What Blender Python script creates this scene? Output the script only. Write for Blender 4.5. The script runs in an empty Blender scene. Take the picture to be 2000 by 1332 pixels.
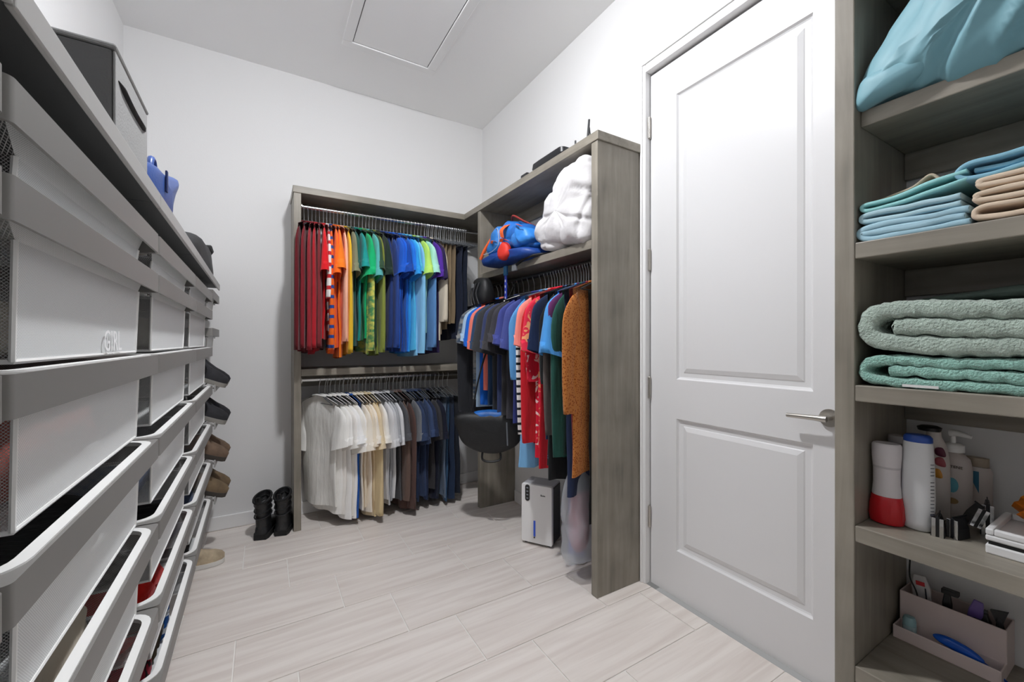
import bpy, bmesh, math, random
from mathutils import Vector, Matrix, noise
random.seed(7)
PI = math.pi
SC = bpy.context.scene
COL = SC.collection
# ---------------------------------------------------------------- camera, world, exposure
cam_d = bpy.data.cameras.new('camera'); cam = bpy.data.objects.new('camera', cam_d); COL.objects.link(cam)
cam_d.sensor_width = 36; cam_d.lens = 811.8/2000*36; cam_d.shift_y = 0.00065; cam_d.clip_start = 0.02
cam.location = (0, 0, 1.18); cam.rotation_euler = (PI/2, 0, -math.radians(30.863))
SC.camera = cam
SC.cycles.max_bounces = 16; SC.cycles.diffuse_bounces = 10
world = bpy.data.worlds.new('world'); SC.world = world; world.use_nodes = True
world.node_tree.nodes['Background'].inputs[0].default_value = (1, 1, 1, 1)
world.node_tree.nodes['Background'].inputs[1].default_value = 0.3
SC.view_settings.view_transform = 'Standard'; SC.view_settings.look = 'None'
SC.view_settings.gamma = 1; SC.view_settings.exposure = 0.0
try: SC.view_settings.use_curve_mapping = False
except Exception: pass
LAMP_STRENGTH = 790.0
LAMP_SPOTS = [(0.41, 1.34)]
# ---------------------------------------------------------------- materials
def lin(h):
    h = h.lstrip('#'); o = []
    for i in (0, 2, 4):
        c = int(h[i:i+2], 16)/255
        o.append(c/12.92 if c <= .04045 else ((c+.055)/1.055)**2.4)
    return (*o, 1)
MATS = {}
def nodes_of(name):
    m = bpy.data.materials.new(name); m.use_nodes = True
    nt = m.node_tree; return m, nt, nt.nodes['Principled BSDF']
def N(nt, t, **kw):
    n = nt.nodes.new(t)
    for k, v in kw.items(): setattr(n, k, v)
    return n
def plain(name, hexc, rough=.5, metal=0, bump=0, bscale=60, var=0, spec=None, alpha=None, emit=None, sheen=0, coord='Object'):
    key = (name,)
    if key in MATS: return MATS[key]
    m, nt, b = nodes_of(name); L = nt.links
    c = lin(hexc); b.inputs['Base Color'].default_value = c
    b.inputs['Roughness'].default_value = rough; b.inputs['Metallic'].default_value = metal
    if spec is not None: b.inputs['Specular IOR Level'].default_value = spec
    if sheen: b.inputs['Sheen Weight'].default_value = sheen
    if alpha is not None: b.inputs['Alpha'].default_value = alpha
    if emit: b.inputs['Emission Color'].default_value = lin(emit[0]); b.inputs['Emission Strength'].default_value = emit[1]
    if bump or var:
        tc = N(nt, 'ShaderNodeTexCoord'); nz = N(nt, 'ShaderNodeTexNoise'); nz.inputs['Scale'].default_value = bscale
        nz.inputs['Detail'].default_value = 4
        L.new(tc.outputs[coord], nz.inputs['Vector'])
        if bump:
            bp = N(nt, 'ShaderNodeBump'); bp.inputs['Strength'].default_value = min(bump, 1); bp.inputs['Distance'].default_value = .004*max(1, bump)
            L.new(nz.outputs['Fac'], bp.inputs['Height']); L.new(bp.outputs[0], b.inputs['Normal'])
        if var:
            n2 = N(nt, 'ShaderNodeTexNoise'); n2.inputs['Scale'].default_value = bscale*.15; n2.inputs['Detail'].default_value = 3
            L.new(tc.outputs[coord], n2.inputs['Vector'])
            r = N(nt, 'ShaderNodeValToRGB')
            r.color_ramp.elements[0].position = .3; r.color_ramp.elements[1].position = .7
            r.color_ramp.elements[0].color = tuple(x*(1-var) for x in c[:3])+(1,)
            r.color_ramp.elements[1].color = tuple(min(1, x*(1+var)) for x in c[:3])+(1,)
            L.new(n2.outputs['Fac'], r.inputs[0]); L.new(r.outputs[0], b.inputs['Base Color'])
    MATS[key] = m; return m
def wood(axis):
    m, nt, b = nodes_of('grey_stained_wood_'+axis); L = nt.links
    tc = N(nt, 'ShaderNodeTexCoord'); mp = N(nt, 'ShaderNodeMapping')
    mp.inputs['Scale'].default_value = {'x': (2, 26, 26), 'y': (26, 2, 26), 'z': (26, 26, 2)}[axis]
    nz = N(nt, 'ShaderNodeTexNoise'); nz.inputs['Scale'].default_value = 1; nz.inputs['Detail'].default_value = 6; nz.inputs['Roughness'].default_value = .6
    nz.inputs['Distortion'].default_value = .6
    n2 = N(nt, 'ShaderNodeTexNoise'); n2.inputs['Scale'].default_value = 5; n2.inputs['Detail'].default_value = 3
    mx = N(nt, 'ShaderNodeMath', operation='MULTIPLY_ADD'); mx.inputs[1].default_value = .55
    r = N(nt, 'ShaderNodeValToRGB')
    e = r.color_ramp.elements; e[0].position = .28; e[0].color = lin('#69645a'); e[1].position = .75; e[1].color = lin('#a49d90')
    L.new(tc.outputs['Object'], mp.inputs[0]); L.new(mp.outputs[0], nz.inputs['Vector']); L.new(tc.outputs['Object'], n2.inputs['Vector'])
    sc = N(nt, 'ShaderNodeMath', operation='MULTIPLY'); sc.inputs[1].default_value = .45
    L.new(n2.outputs['Fac'], sc.inputs[0]); L.new(nz.outputs['Fac'], mx.inputs[0]); L.new(sc.outputs[0], mx.inputs[2])
    L.new(mx.outputs[0], r.inputs[0]); L.new(r.outputs[0], b.inputs['Base Color'])
    bp = N(nt, 'ShaderNodeBump'); bp.inputs['Strength'].default_value = .12; bp.inputs['Distance'].default_value = .002
    L.new(nz.outputs['Fac'], bp.inputs['Height']); L.new(bp.outputs[0], b.inputs['Normal'])
    b.inputs['Roughness'].default_value = .42
    return m
WX, WY, WZ = wood('x'), wood('y'), wood('z')
def tile_mat():
    m, nt, b = nodes_of('wood_look_tile'); L = nt.links
    tc = N(nt, 'ShaderNodeTexCoord'); oi = N(nt, 'ShaderNodeObjectInfo'); mp = N(nt, 'ShaderNodeMapping')
    mp.inputs['Scale'].default_value = (1.6, 26, 1)
    cb = N(nt, 'ShaderNodeCombineXYZ'); ml = N(nt, 'ShaderNodeMath', operation='MULTIPLY'); ml.inputs[1].default_value = 40
    L.new(oi.outputs['Random'], ml.inputs[0]); L.new(ml.outputs[0], cb.inputs[0]); L.new(ml.outputs[0], cb.inputs[1])
    L.new(tc.outputs['Object'], mp.inputs[0]); L.new(cb.outputs[0], mp.inputs['Location'])
    nz = N(nt, 'ShaderNodeTexNoise'); nz.inputs['Scale'].default_value = 1; nz.inputs['Detail'].default_value = 5; nz.inputs['Roughness'].default_value = .55; nz.inputs['Distortion'].default_value = .5
    r = N(nt, 'ShaderNodeValToRGB'); e = r.color_ramp.elements
    e[0].position = .3; e[0].color = lin('#d9cfc8'); e[1].position = .62; e[1].color = lin('#ebe4de')
    L.new(mp.outputs[0], nz.inputs['Vector']); L.new(nz.outputs['Fac'], r.inputs[0]); L.new(r.outputs[0], b.inputs['Base Color'])
    b.inputs['Roughness'].default_value = .38
    return m
TILE = tile_mat()
WALL = plain('wall_paint', '#e5e5e5', .75, bump=.08, bscale=120)
CEIL = plain('ceiling_paint', '#f4f4f4', .85, bump=.08, bscale=100)
TRIM = plain('white_trim_paint', '#eeeeee', .35)
DOORM = plain('white_door_paint', '#e2e2e3', .3)
GROUT = plain('grout', '#efede9', .9)
NICKEL = plain('brushed_nickel', '#b9b5ae', .3, 1)
CHROME = plain('chrome', '#d8d8d8', .16, 1)
GREYM = plain('grey_powder_coat', '#7f7d7a', .45)
DGREY = plain('dark_shelf_mesh', '#3b3c3c', .6)
WHITEP = plain('white_plastic', '#f0f0ee', .35)
BLACKP = plain('black_plastic', '#16171a', .4)
BLACKR = plain('black_rubber', '#191919', .7, bump=.2, bscale=90)
def mesh_mat(name, hexc, pu, pv, plane, hole, op, pitch=.0052):
    m, nt, b = nodes_of(name); L = nt.links
    b.inputs['Base Color'].default_value = lin(hexc); b.inputs['Roughness'].default_value = .5
    tc = N(nt, 'ShaderNodeTexCoord'); sp = N(nt, 'ShaderNodeSeparateXYZ'); L.new(tc.outputs['Object'], sp.inputs[0])
    k = 2*PI/pitch/1.414
    def wave(sign):
        a = N(nt, 'ShaderNodeMath', operation='MULTIPLY'); a.inputs[1].default_value = sign
        L.new(sp.outputs[pv], a.inputs[0])
        s = N(nt, 'ShaderNodeMath', operation='ADD'); L.new(sp.outputs[pu], s.inputs[0]); L.new(a.outputs[0], s.inputs[1])
        q = N(nt, 'ShaderNodeMath', operation='MULTIPLY'); q.inputs[1].default_value = k; L.new(s.outputs[0], q.inputs[0])
        c = N(nt, 'ShaderNodeMath', operation='COSINE'); L.new(q.outputs[0], c.inputs[0])
        g = N(nt, 'ShaderNodeMath', operation='ABSOLUTE'); L.new(c.outputs[0], g.inputs[0]); return g
    w1, w2 = wave(1), wave(-1)
    mn = N(nt, 'ShaderNodeMath', operation='MINIMUM'); L.new(w1.outputs[0], mn.inputs[0]); L.new(w2.outputs[0], mn.inputs[1])
    gt = N(nt, 'ShaderNodeMath', operation='GREATER_THAN'); gt.inputs[1].default_value = hole; L.new(mn.outputs[0], gt.inputs[0])
    al = N(nt, 'ShaderNodeMath', operation='MULTIPLY_ADD'); al.inputs[1].default_value = -op; al.inputs[2].default_value = 1
    L.new(gt.outputs[0], al.inputs[0]); L.new(al.outputs[0], b.inputs['Alpha'])
    return m
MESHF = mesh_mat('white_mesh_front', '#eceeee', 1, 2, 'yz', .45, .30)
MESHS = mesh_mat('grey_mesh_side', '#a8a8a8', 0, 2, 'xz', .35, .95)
def fabric(hexc, kind=None, h2=None, scale=1.0, stripe_axis=2):
    key = ('fab', hexc, kind, h2, scale)
    if key in MATS: return MATS[key]
    m, nt, b = nodes_of('cloth_'+hexc.strip('#')+('_'+kind if kind else '')); L = nt.links
    b.inputs['Roughness'].default_value = .9; b.inputs['Specular IOR Level'].default_value = .15
    b.inputs['Sheen Weight'].default_value = .12
    tc = N(nt, 'ShaderNodeTexCoord')
    c1 = lin(hexc)
    src = None
    if kind == 'stripe':
        sp = N(nt, 'ShaderNodeSeparateXYZ'); L.new(tc.outputs['Object'], sp.inputs[0])
        q = N(nt, 'ShaderNodeMath', operation='MULTIPLY'); q.inputs[1].default_value = 130*scale; L.new(sp.outputs[stripe_axis], q.inputs[0])
        s = N(nt, 'ShaderNodeMath', operation='SINE'); L.new(q.outputs[0], s.inputs[0]); src = s.outputs[0]; pos = (.45, .55)
    elif kind == 'floral':
        v = N(nt, 'ShaderNodeTexNoise'); v.inputs['Scale'].default_value = 22*scale; v.inputs['Detail'].default_value = 1; v.inputs['Distortion'].default_value = 1.2
        L.new(tc.outputs['Object'], v.inputs['Vector']); src = v.outputs['Fac']; pos = (.56, .60)
    elif kind == 'dots':
        v = N(nt, 'ShaderNodeTexVoronoi'); v.inputs['Scale'].default_value = 60*scale
        L.new(tc.outputs['Object'], v.inputs['Vector']); src = v.outputs['Distance']; pos = (.30, .42)
    elif kind == 'print':
        v = N(nt, 'ShaderNodeTexNoise'); v.inputs['Scale'].default_value = 30*scale; v.inputs['Detail'].default_value = 4
        mp = N(nt, 'ShaderNodeMapping'); mp.inputs['Scale'].default_value = (1, .3, 1.2)
        L.new(tc.outputs['Object'], mp.inputs[0]); L.new(mp.outputs[0], v.inputs['Vector']); src = v.outputs['Fac']; pos = (.4, .62)
    r = N(nt, 'ShaderNodeValToRGB')
    if src:
        e = r.color_ramp.elements; e[0].position, e[1].position = pos; e[0].color = c1; e[1].color = lin(h2)
        L.new(src, r.inputs[0])
    else:
        v = N(nt, 'ShaderNodeTexNoise'); v.inputs['Scale'].default_value = 9; v.inputs['Detail'].default_value = 2
        L.new(tc.outputs['Object'], v.inputs['Vector']); e = r.color_ramp.elements
        e[0].color = tuple(x*.88 for x in c1[:3])+(1,); e[1].color = tuple(min(1, x*1.1) for x in c1[:3])+(1,)
        L.new(v.outputs['Fac'], r.inputs[0])
    L.new(r.outputs[0], b.inputs['Base Color'])
    nb = N(nt, 'ShaderNodeTexNoise'); nb.inputs['Scale'].default_value = 14; nb.inputs['Detail'].default_value = 3
    mp2 = N(nt, 'ShaderNodeMapping'); mp2.inputs['Scale'].default_value = (1, 2.5, .5)
    L.new(tc.outputs['Object'], mp2.inputs[0]); L.new(mp2.outputs[0], nb.inputs['Vector'])
    bp = N(nt, 'ShaderNodeBump'); bp.inputs['Strength'].default_value = .35; bp.inputs['Distance'].default_value = .02
    L.new(nb.outputs['Fac'], bp.inputs['Height']); L.new(bp.outputs[0], b.inputs['Normal'])
    MATS[key] = m; return m
# ---------------------------------------------------------------- geometry helpers
class G:
    def __init__(s): s.v = []; s.f = []
    def quad(s, *p):
        i = len(s.v); s.v += [tuple(q) for q in p]; s.f.append(tuple(range(i, i+len(p)))); return s
    def box(s, x0, x1, y0, y1, z0, z1):
        i = len(s.v)
        s.v += [(x, y, z) for z in (z0, z1) for y in (y0, y1) for x in (x0, x1)]
        s.f += [tuple(i+k for k in q) for q in ((0, 2, 3, 1), (4, 5, 7, 6), (0, 1, 5, 4), (2, 6, 7, 3), (0, 4, 6, 2), (1, 3, 7, 5))]
        return s
    def loft(s, rings, cap0=True, cap1=True, closed=True):
        i0 = len(s.v); n = len(rings[0])
        for r in rings: s.v += [tuple(p) for p in r]
        for j in range(len(rings)-1):
            for k in range(n if closed else n-1):
                a, b = i0+j*n+k, i0+j*n+(k+1) % n
                s.f.append((a, b, b+n, a+n))
        if cap0: s.f.append(tuple(i0+k for k in reversed(range(n))))
        if cap1: s.f.append(tuple(i0+(len(rings)-1)*n+k for k in range(n)))
        return s
    def tube(s, pts, r, n=8, closed=False, cap=True):
        pts = [Vector(p) for p in pts]; m = len(pts); rings = []
        rs = r if isinstance(r, (list, tuple)) else [r]*m
        up = None
        for i, p in enumerate(pts):
            if closed: t = pts[(i+1) % m]-pts[i-1]
            else: t = pts[min(i+1, m-1)]-pts[max(i-1, 0)]
            t.normalize()
            if up is None:
                up = Vector((0, 0, 1)) if abs(t.z) < .9 else Vector((1, 0, 0))
            a = t.cross(up)
            if a.length < 1e-6: a = t.cross(Vector((1, .3, 0)))
            a.normalize(); b = a.cross(t).normalized(); up = b
            rings.append([p+(a*math.cos(2*PI*k/n)+b*math.sin(2*PI*k/n))*rs[i] for k in range(n)])
        if closed:
            rings.append(rings[0]); return s.loft(rings, False, False)
        return s.loft(rings, cap, cap)
    def lathe(s, prof, n=20, c=(0, 0, 0), sx=1, sy=1):
        rings = [[(c[0]+r*math.cos(2*PI*k/n)*sx, c[1]+r*math.sin(2*PI*k/n)*sy, c[2]+z) for k in range(n)] for r, z in prof]
        return s.loft(rings)
    def xf(s, M):
        s.v = [tuple(M @ Vector(p)) for p in s.v]; return s
    def mesh(s, name, smooth=False, ang=45):
        me = bpy.data.meshes.new(name); me.from_pydata(s.v, [], s.f); me.update()
        if smooth:
            me.polygons.foreach_set('use_smooth', [True]*len(me.polygons))
            me.set_sharp_from_angle(angle=math.radians(ang))
        return me
    def build(s, name, m, parent=None, smooth=False, bevel=0, loc=None, rot=None, ang=45, sub=0):
        o = bpy.data.objects.new(name, s.mesh(name, smooth, ang)); COL.objects.link(o)
        o.data.materials.append(m)
        if parent: o.parent = parent
        if loc: o.location = loc
        if rot: o.rotation_euler = rot
        if bevel:
            md = o.modifiers.new('bevel', 'BEVEL'); md.width = bevel; md.segments = 2; md.limit_method = 'ANGLE'
        if sub:
            md = o.modifiers.new('sub', 'SUBSURF'); md.levels = sub; md.render_levels = sub
        return o
def thing(name, label, cat, loc=(0, 0, 0), rz=0, group=None):
    o = bpy.data.objects.new(name, None); COL.objects.link(o); o.empty_display_size = .05
    o.location = loc; o.rotation_euler = (0, 0, rz); return tag(o, label, cat, group)
def tag(o, label, cat, group=None):
    o['label'] = label; o['category'] = cat
    if group: o['group'] = group
    return o
def struct(o, label=None, cat=None):
    o['kind'] = 'structure'
    if label: o['label'] = label
    if cat: o['category'] = cat
    return o
def copy_tree(o, parent=None):
    c = o.copy(); COL.objects.link(c); c.parent = parent
    for ch in list(o.children): copy_tree(ch, c)
    return c
def smooth_curve(pts, n=8, closed=True):
    out = []; m = len(pts); P = [Vector(p) for p in pts]
    rng = range(m) if closed else range(m-1)
    for i in rng:
        p0, p1, p2, p3 = (P[(i+k) % m] if closed else P[max(0, min(m-1, i+k))] for k in (-1, 0, 1, 2))
        for j in range(n):
            t = j/n
            out.append(.5*((2*p1)+(p2-p0)*t+(2*p0-5*p1+4*p2-p3)*t*t+(3*p1-p0-3*p2+p3)*t**3))
    if not closed: out.append(P[-1])
    return out
def puff(profile, axis, a0, a1, p=2.6, amp=.004, nscale=14, rings=16, sub=6, seed=0, ridge=0, minf=.04, warp=None, quilt=0):
    """soft body with a given outline, rounded off along one axis"""
    pr = smooth_curve([Vector((q[0], q[1])) for q in profile], sub)
    c = sum(pr, Vector((0, 0)))/len(pr); g = G(); R = []
    for k in range(rings+1):
        s = .5-.5*math.cos(PI*k/rings); f = max(minf, (1-abs(2*s-1)**p)**(1/p)); a = a0+(a1-a0)*s
        ring = []
        for q in pr:
            w = c+(q-c)*f
            v = {'x': Vector((a, w.x, w.y)), 'y': Vector((w.x, a, w.y)), 'z': Vector((w.x, w.y, a))}[axis]
            vv = warp(v) if warp else v
            d = noise.noise(vv*nscale+Vector((seed, 0, 0)))
            if ridge: d += ridge*(1-abs(noise.noise(vv*nscale*.6+Vector((0, seed, 3)))))**3
            if quilt:
                for cc in (v.y+.35*v.z, v.z-.25*v.y+.1*v.x):
                    gg = abs((cc/quilt) % 1-.5)*2; d -= .55*math.exp(-((1-gg)/.14)**2)
            n2 = {'x': Vector((0, *(q-c))), 'y': Vector(((q-c).x, 0, (q-c).y)), 'z': Vector((*(q-c), 0))}[axis].normalized()
            ax_ = {'x': Vector((1, 0, 0)), 'y': Vector((0, 1, 0)), 'z': Vector((0, 0, 1))}[axis]
            ring.append(v+n2*d*amp*(.4+.6*f)+ax_*(2*s-1)*d*amp*1.1)
        R.append(ring)
    return g.loft(R)
def strip(path, th, x0, x1, segs=10, n=8, amp=.002, nscale=40, seed=0):
    """folded cloth layer: path given in (y,z), extruded along x"""
    pts = smooth_curve([Vector(p) for p in path], n, False); m = len(pts); left = []; right = []
    for i, p in enumerate(pts):
        t = pts[min(i+1, m-1)]-pts[max(i-1, 0)]; t.normalize(); nn = Vector((-t.y, t.x))
        left.append(p+nn*th/2); right.append(p-nn*th/2)
    e0 = pts[0]-(pts[1]-pts[0]).normalized()*th*.12; e1 = pts[-1]+(pts[-1]-pts[-2]).normalized()*th*.12
    ring2 = left+[e1]+right[::-1]+[e0]; g = G(); R = []
    for k in range(segs+1):
        s = k/segs; x = x0+(x1-x0)*s; sh = 1
        if k < 4: x, sh = x0+th*(0, .08, .25, .55)[k], (.45, .74, .92, 1)[k]
        elif k > segs-3: sh = (.9, .6)[k-segs+1] if k < segs+1 else 1
        R.append([])
        for i, q in enumerate(ring2):
            if i < m: core = pts[i]
            elif i == m: core = pts[-1]
            elif i <= 2*m: core = pts[2*m-i]
            else: core = pts[0]
            w = core+(q-core)*sh
            v = Vector((x, w.x, w.y)); d = noise.noise(v*nscale+Vector((seed, 0, 0)))*amp
            R[-1].append(v+Vector((d*.6, d, d)))
    g.loft(R, False, False)
    nr = len(ring2)
    for base, rev in ((len(g.v)-nr*(segs+1), True), (len(g.v)-nr, False)):
        for i in range(m-1):
            q = (base+i, base+i+1, base+2*m-i-1, base+2*m-i)
            g.f.append(q[::-1] if rev else q)
    return g
def text_obj(s, size, m, parent, mat, name='lettering', depth=.0004):
    c = bpy.data.curves.new('t', 'FONT'); c.body = s; c.size = size; c.extrude = depth; c.align_x = 'CENTER'; c.resolution_u = 3
    o = bpy.data.objects.new('t', c); COL.objects.link(o)
    dg = bpy.context.evaluated_depsgraph_get(); me = bpy.data.meshes.new_from_object(o.evaluated_get(dg))
    bpy.data.objects.remove(o); bpy.data.curves.remove(c)
    o = bpy.data.objects.new(name, me); COL.objects.link(o); me.materials.clear(); me.materials.append(mat)
    o.parent = parent; o.matrix_local = m; return o
# ---------------------------------------------------------------- room shell
XL, XR, YB, YF, ZC = -.69, 1.605, 3.185, -1.4, 2.9955
floor = struct(G().box(XL, XR, YF, YB, -.06, -.004).build('floor', GROUT), 'floor of pale wood-look tiles laid in a staggered bond', 'floor')
tw, tl, jo = .2988, .6054, .201
tile_mesh = None
for k in range(-2, 15):
    y1 = 2.8669-tw*k; y0 = y1-tw
    if y0 > YB or y1 < YF: continue
    y0c, y1c = max(y0, YF), min(y1, YB)
    x = -.0926+jo*k
    while x > XL: x -= tl
    while x < XR:
        a, b = max(x, XL), min(x+tl, XR)
        if b-a > .01:
            g = .0022
            full = (b-a > tl-1e-4) and (y1c-y0c > tw-1e-4)
            if full and tile_mesh:
                o = bpy.data.objects.new('tile', tile_mesh.data); COL.objects.link(o)
                md = o.modifiers.new('bevel', 'BEVEL'); md.width = .0012; md.segments = 1
            else:
                o = G().box(-(b-a)/2+g, (b-a)/2-g, -(y1c-y0c)/2+g, (y1c-y0c)/2-g, -.004, 0).build('tile', TILE, None, bevel=.0012)
                if full: tile_mesh = o
            o.location = ((a+b)/2, (y0c+y1c)/2, random.uniform(-.0003, .0003)); o.parent = floor
        x += tl
struct(G().box(XL-.1, XL, YF-.1, YB+.1, -.06, ZC+.1).build('wall_left', WALL), 'white painted wall behind the drawers', 'wall')
struct(G().box(XL, XR, YB, YB+.1, -.06, ZC+.1).build('wall_back', WALL), 'white painted wall behind the hanging shirts', 'wall')
struct(G().box(XL, XR, YF-.1, YF, -.06, ZC+.1).build('wall_front', WALL), 'white painted wall facing the hanging shirts', 'wall')
DY0, DY1, DZ = .583, 1.398, 2.478
wr = G().box(XR, XR+.12, DY1+.02, YB+.1, -.06, ZC+.1).box(XR, XR+.12, YF-.1, DY0-.02, -.06, ZC+.1).box(XR, XR+.12, DY0-.02, DY1+.02, DZ+.02, ZC+.1)
struct(wr.build('wall_right', WALL), 'white painted wall around the panelled door', 'wall')
ceil = struct(G().box(XL, XR, YF, YB, ZC, ZC+.1).build('ceiling', CEIL), 'flat white ceiling with an attic hatch', 'ceiling')
# baseboards
bb = lambda x0, x1, y0, y1: G().box(x0, x1, y0, y1, 0, .085)
struct(bb(XL, .158, YB-.014, YB).build('baseboard_back', TRIM, None, bevel=.004), 'white baseboard under the back wall beside the boots', 'baseboard')
struct(bb(.205, 1.60, YB-.014, YB).build('baseboard_back_cabinet', TRIM, None, bevel=.004), 'white baseboard behind the lower hanging shirts', 'baseboard')
struct(bb(XL, XL+.014, YF, YB-.016).build('baseboard_left', TRIM, None, bevel=.004), 'white baseboard behind the drawer columns', 'baseboard')
struct(bb(XR-.014, XR, 1.485, 2.63).build('baseboard_right', TRIM, None, bevel=.004), 'white baseboard behind the dehumidifier', 'baseboard')
# attic hatch
h = thing('attic_hatch', 'white attic access hatch with flat trim frame in the ceiling', 'hatch', (.70, 2.17, ZC))
hx0, hx1, hy0, hy1 = -.295, .285, -.53, .53
for (a, b, c, d) in ((hx0, hx1, hy1-.055, hy1), (hx0, hx1, hy0, hy0+.055), (hx0, hx0+.055, hy0+.055, hy1-.055), (hx1-.055, hx1, hy0+.055, hy1-.055)):
    G().box(a, b, c, d, -.012, 0).build('trim_strip', TRIM, h, bevel=.004)
G().box(hx0+.0545, hx1-.0545, hy0+.0545, hy1-.0545, -.001, .002).build('shadow_gap', plain('gap_shade', '#5a5a5a', .9), h)  # dark sheet paints the shade in the gap around the panel
G().box(hx0+.060, hx1-.060, hy0+.060, hy1-.060, -.006, -.0012).build('panel', CEIL, h)
# ceiling lamps
for i, (lx, ly) in enumerate(LAMP_SPOTS):
    t = thing('ceiling_lamp', ['round white domed ceiling lamp beside the attic hatch', 'round white flush ceiling lamp near the front wall'][i], 'ceiling lamp', (lx, ly, ZC))
    G().lathe([(.085, 0), (.085, -.010), (.074, -.016), (.001, -.016)], 32).build('housing', WHITEP, t, True)
    em = plain('lamp_glow', '#fdfdff', .5, emit=('#fbfcff', LAMP_STRENGTH))
    G().lathe([(.0005, -.0165), (.070, -.0165), (.068, -.030), (.052, -.042), (.028, -.048), (.0005, -.05)], 32).build('diffuser', em, t, True)
# ---------------------------------------------------------------- door
door = struct(G().box(0, .04, -.001, .001, 0, .001).build('door_1', DOORM), 'white two-panel door with lever handle', 'door')
XD = 1.628
def door_slab():
    ys = [DY0, .698, 1.252, DY1]; g = G()
    zs = [.004, .219, .826, 1.007, 2.318, DZ]
    for i in range(3):
        for j in range(5):
            if i == 1 and j in (1, 3):
                a0, a1, b0, b1 = ys[1], ys[2], zs[j], zs[j+1]
                prof = [(0, 0), (.006, .009), (.012, .012), (.030, .012), (.034, .009), (.052, .003), (.054, .003)]
                rings = [[(XD+d, a1-q, b0+q), (XD+d, a0+q, b0+q), (XD+d, a0+q, b1-q), (XD+d, a1-q, b1-q)] for q, d in prof]
                g.loft(rings, False, True)
            else:
                g.quad((XD, ys[i+1], zs[j]), (XD, ys[i], zs[j]), (XD, ys[i], zs[j+1]), (XD, ys[i+1], zs[j+1]))
    x2 = XD+.035
    c = [(DY0, .004), (DY1, .004), (DY1, DZ), (DY0, DZ)]
    for k in range(4):
        p, q = c[k], c[(k+1) % 4]
        g.quad((XD, *p), (XD, *q), (x2, *q), (x2, *p))
    g.quad(*[(x2, *p) for p in c])
    return g
old = door.data; door.data = door_slab().mesh('door_1'); door.data.materials.append(DOORM); bpy.data.meshes.remove(old)
for z in (2.225, 1.58, .956, .326):
    hg = G().tube([(XD-.008, DY1+.002, z-.05), (XD-.008, DY1+.002, z+.05)], .0075, 12).box(XD-.002, XD+.0015, DY1-.0005, DY1+.018, z-.045, z+.045)
    for k in (-.05, .05): hg.lathe([(.004, -.004), (.006, 0), (.004, .004)], 10, (XD-.008, DY1+.002, z+k))
    hg.build('hinge', NICKEL, door, True)
hd = G()
hd.tube([(XD, .647, .925), (XD-.010, .647, .925)], .03, 24).tube([(XD-.010, .647, .925), (XD-.045, .647, .925)], .011, 14)
hd.tube([(XD-.045, .640, .925), (XD-.047, .68, .925), (XD-.046, .76, .922)], [.011, .009, .0075], 12)
hd.build('handle', NICKEL, door, True)
# jamb and casing
jg = G().box(XD+.03, XR+.12, DY0-.018, DY0-.003, 0, DZ+.016).box(XD+.03, XR+.12, DY1+.003, DY1+.018, 0, DZ+.016).box(XD+.03, XR+.12, DY0-.018, DY1+.018, DZ+.004, DZ+.018)
struct(jg.build('trim_1', TRIM), 'white door jamb around the panelled door', 'door frame')
cs = G()
def casing(a0, a1, z0, z1):
    cs.box(XR-.010, XR+.03, a0, a1, z0, z1)
casing(DY1+.006, 1.433, 0, DZ+.07); casing(DY0-.06, DY0-.006, 0, DZ+.07); casing(DY0-.005, DY1+.005, DZ+.012, DZ+.07)
cs.box(XR-.017, XR-.0101, DY0-.06, DY0-.035, 0, DZ+.07).box(XR-.017, XR-.0101, DY0-.06, 1.433, DZ+.05, DZ+.07).box(XR-.017, XR-.0101, 1.42, 1.433, 0, DZ+.0498)
struct(cs.build('trim_2', TRIM, None, bevel=.003), 'white stepped casing around the panelled door', 'door casing')
hall = struct(G().box(XR+.14, XR+.16, DY0-.3, DY1+.3, -.06, DZ+.3).build('wall_hall', WALL), 'white wall beyond the door', 'wall')
# ---------------------------------------------------------------- wooden cabinets
HT = 2.15; TH = .042
cab = thing('corner_wardrobe', 'grey-brown stained wooden corner wardrobe with open hanging bays', 'wardrobe', (0, 0, 0))
def board(nm, x0, x1, y0, y1, z0, z1, m, par):
    c = ((x0+x1)/2, (y0+y1)/2, (z0+z1)/2)
    o = G().box(x0-c[0], x1-c[0], y0-c[1], y1-c[1], z0-c[2], z1-c[2]).build(nm, m, par, bevel=.0025, loc=c); return o
xf, yf = 1.315, 2.905
board('side_panel', .160, .202, yf, YB-.001, 0, HT-TH, WZ, cab)
board('side_panel', xf, XR-.002, 1.436, 1.478, 0, HT-TH, WZ, cab)
board('divider', xf, XR-.002, 2.638, 2.680, 0, HT-TH, WZ, cab)
board('top_board', .155, XR-.002, yf-.005, YB-.001, HT-TH, HT, WX, cab)
board('top_board', xf-.005, XR-.002, 1.428, yf-.005, HT-TH, HT, WY, cab)
board('shelf', .202, XR-.002, yf, YB-.002, .964, 1.007, WX, cab)
board('shelf', xf, XR-.002, 1.478, 2.638, 1.615, 1.657, WY, cab)
board('cleat', .202, 1.60, YB-.022, YB-.002, HT-TH-.09, HT-TH, WX, cab)
board('cleat', .202, 1.60, YB-.022, YB-.002, .875, .964, WX, cab)
board('cleat', XR-.022, XR-.002, 1.478, 2.638, HT-TH-.09, HT-TH, WY, cab)
board('cleat', XR-.022, XR-.002, 1.478, 2.638, 1.53, 1.615, WY, cab)
RODM = plain('steel_rod', '#c9c9c9', .25, 1)
RDK = plain('dark_rod', '#2a2928', .35, .4)
RY, RZ1, RZ2, RX, RZ3 = 2.965, 2.042, .935, 1.40, 1.575
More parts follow.
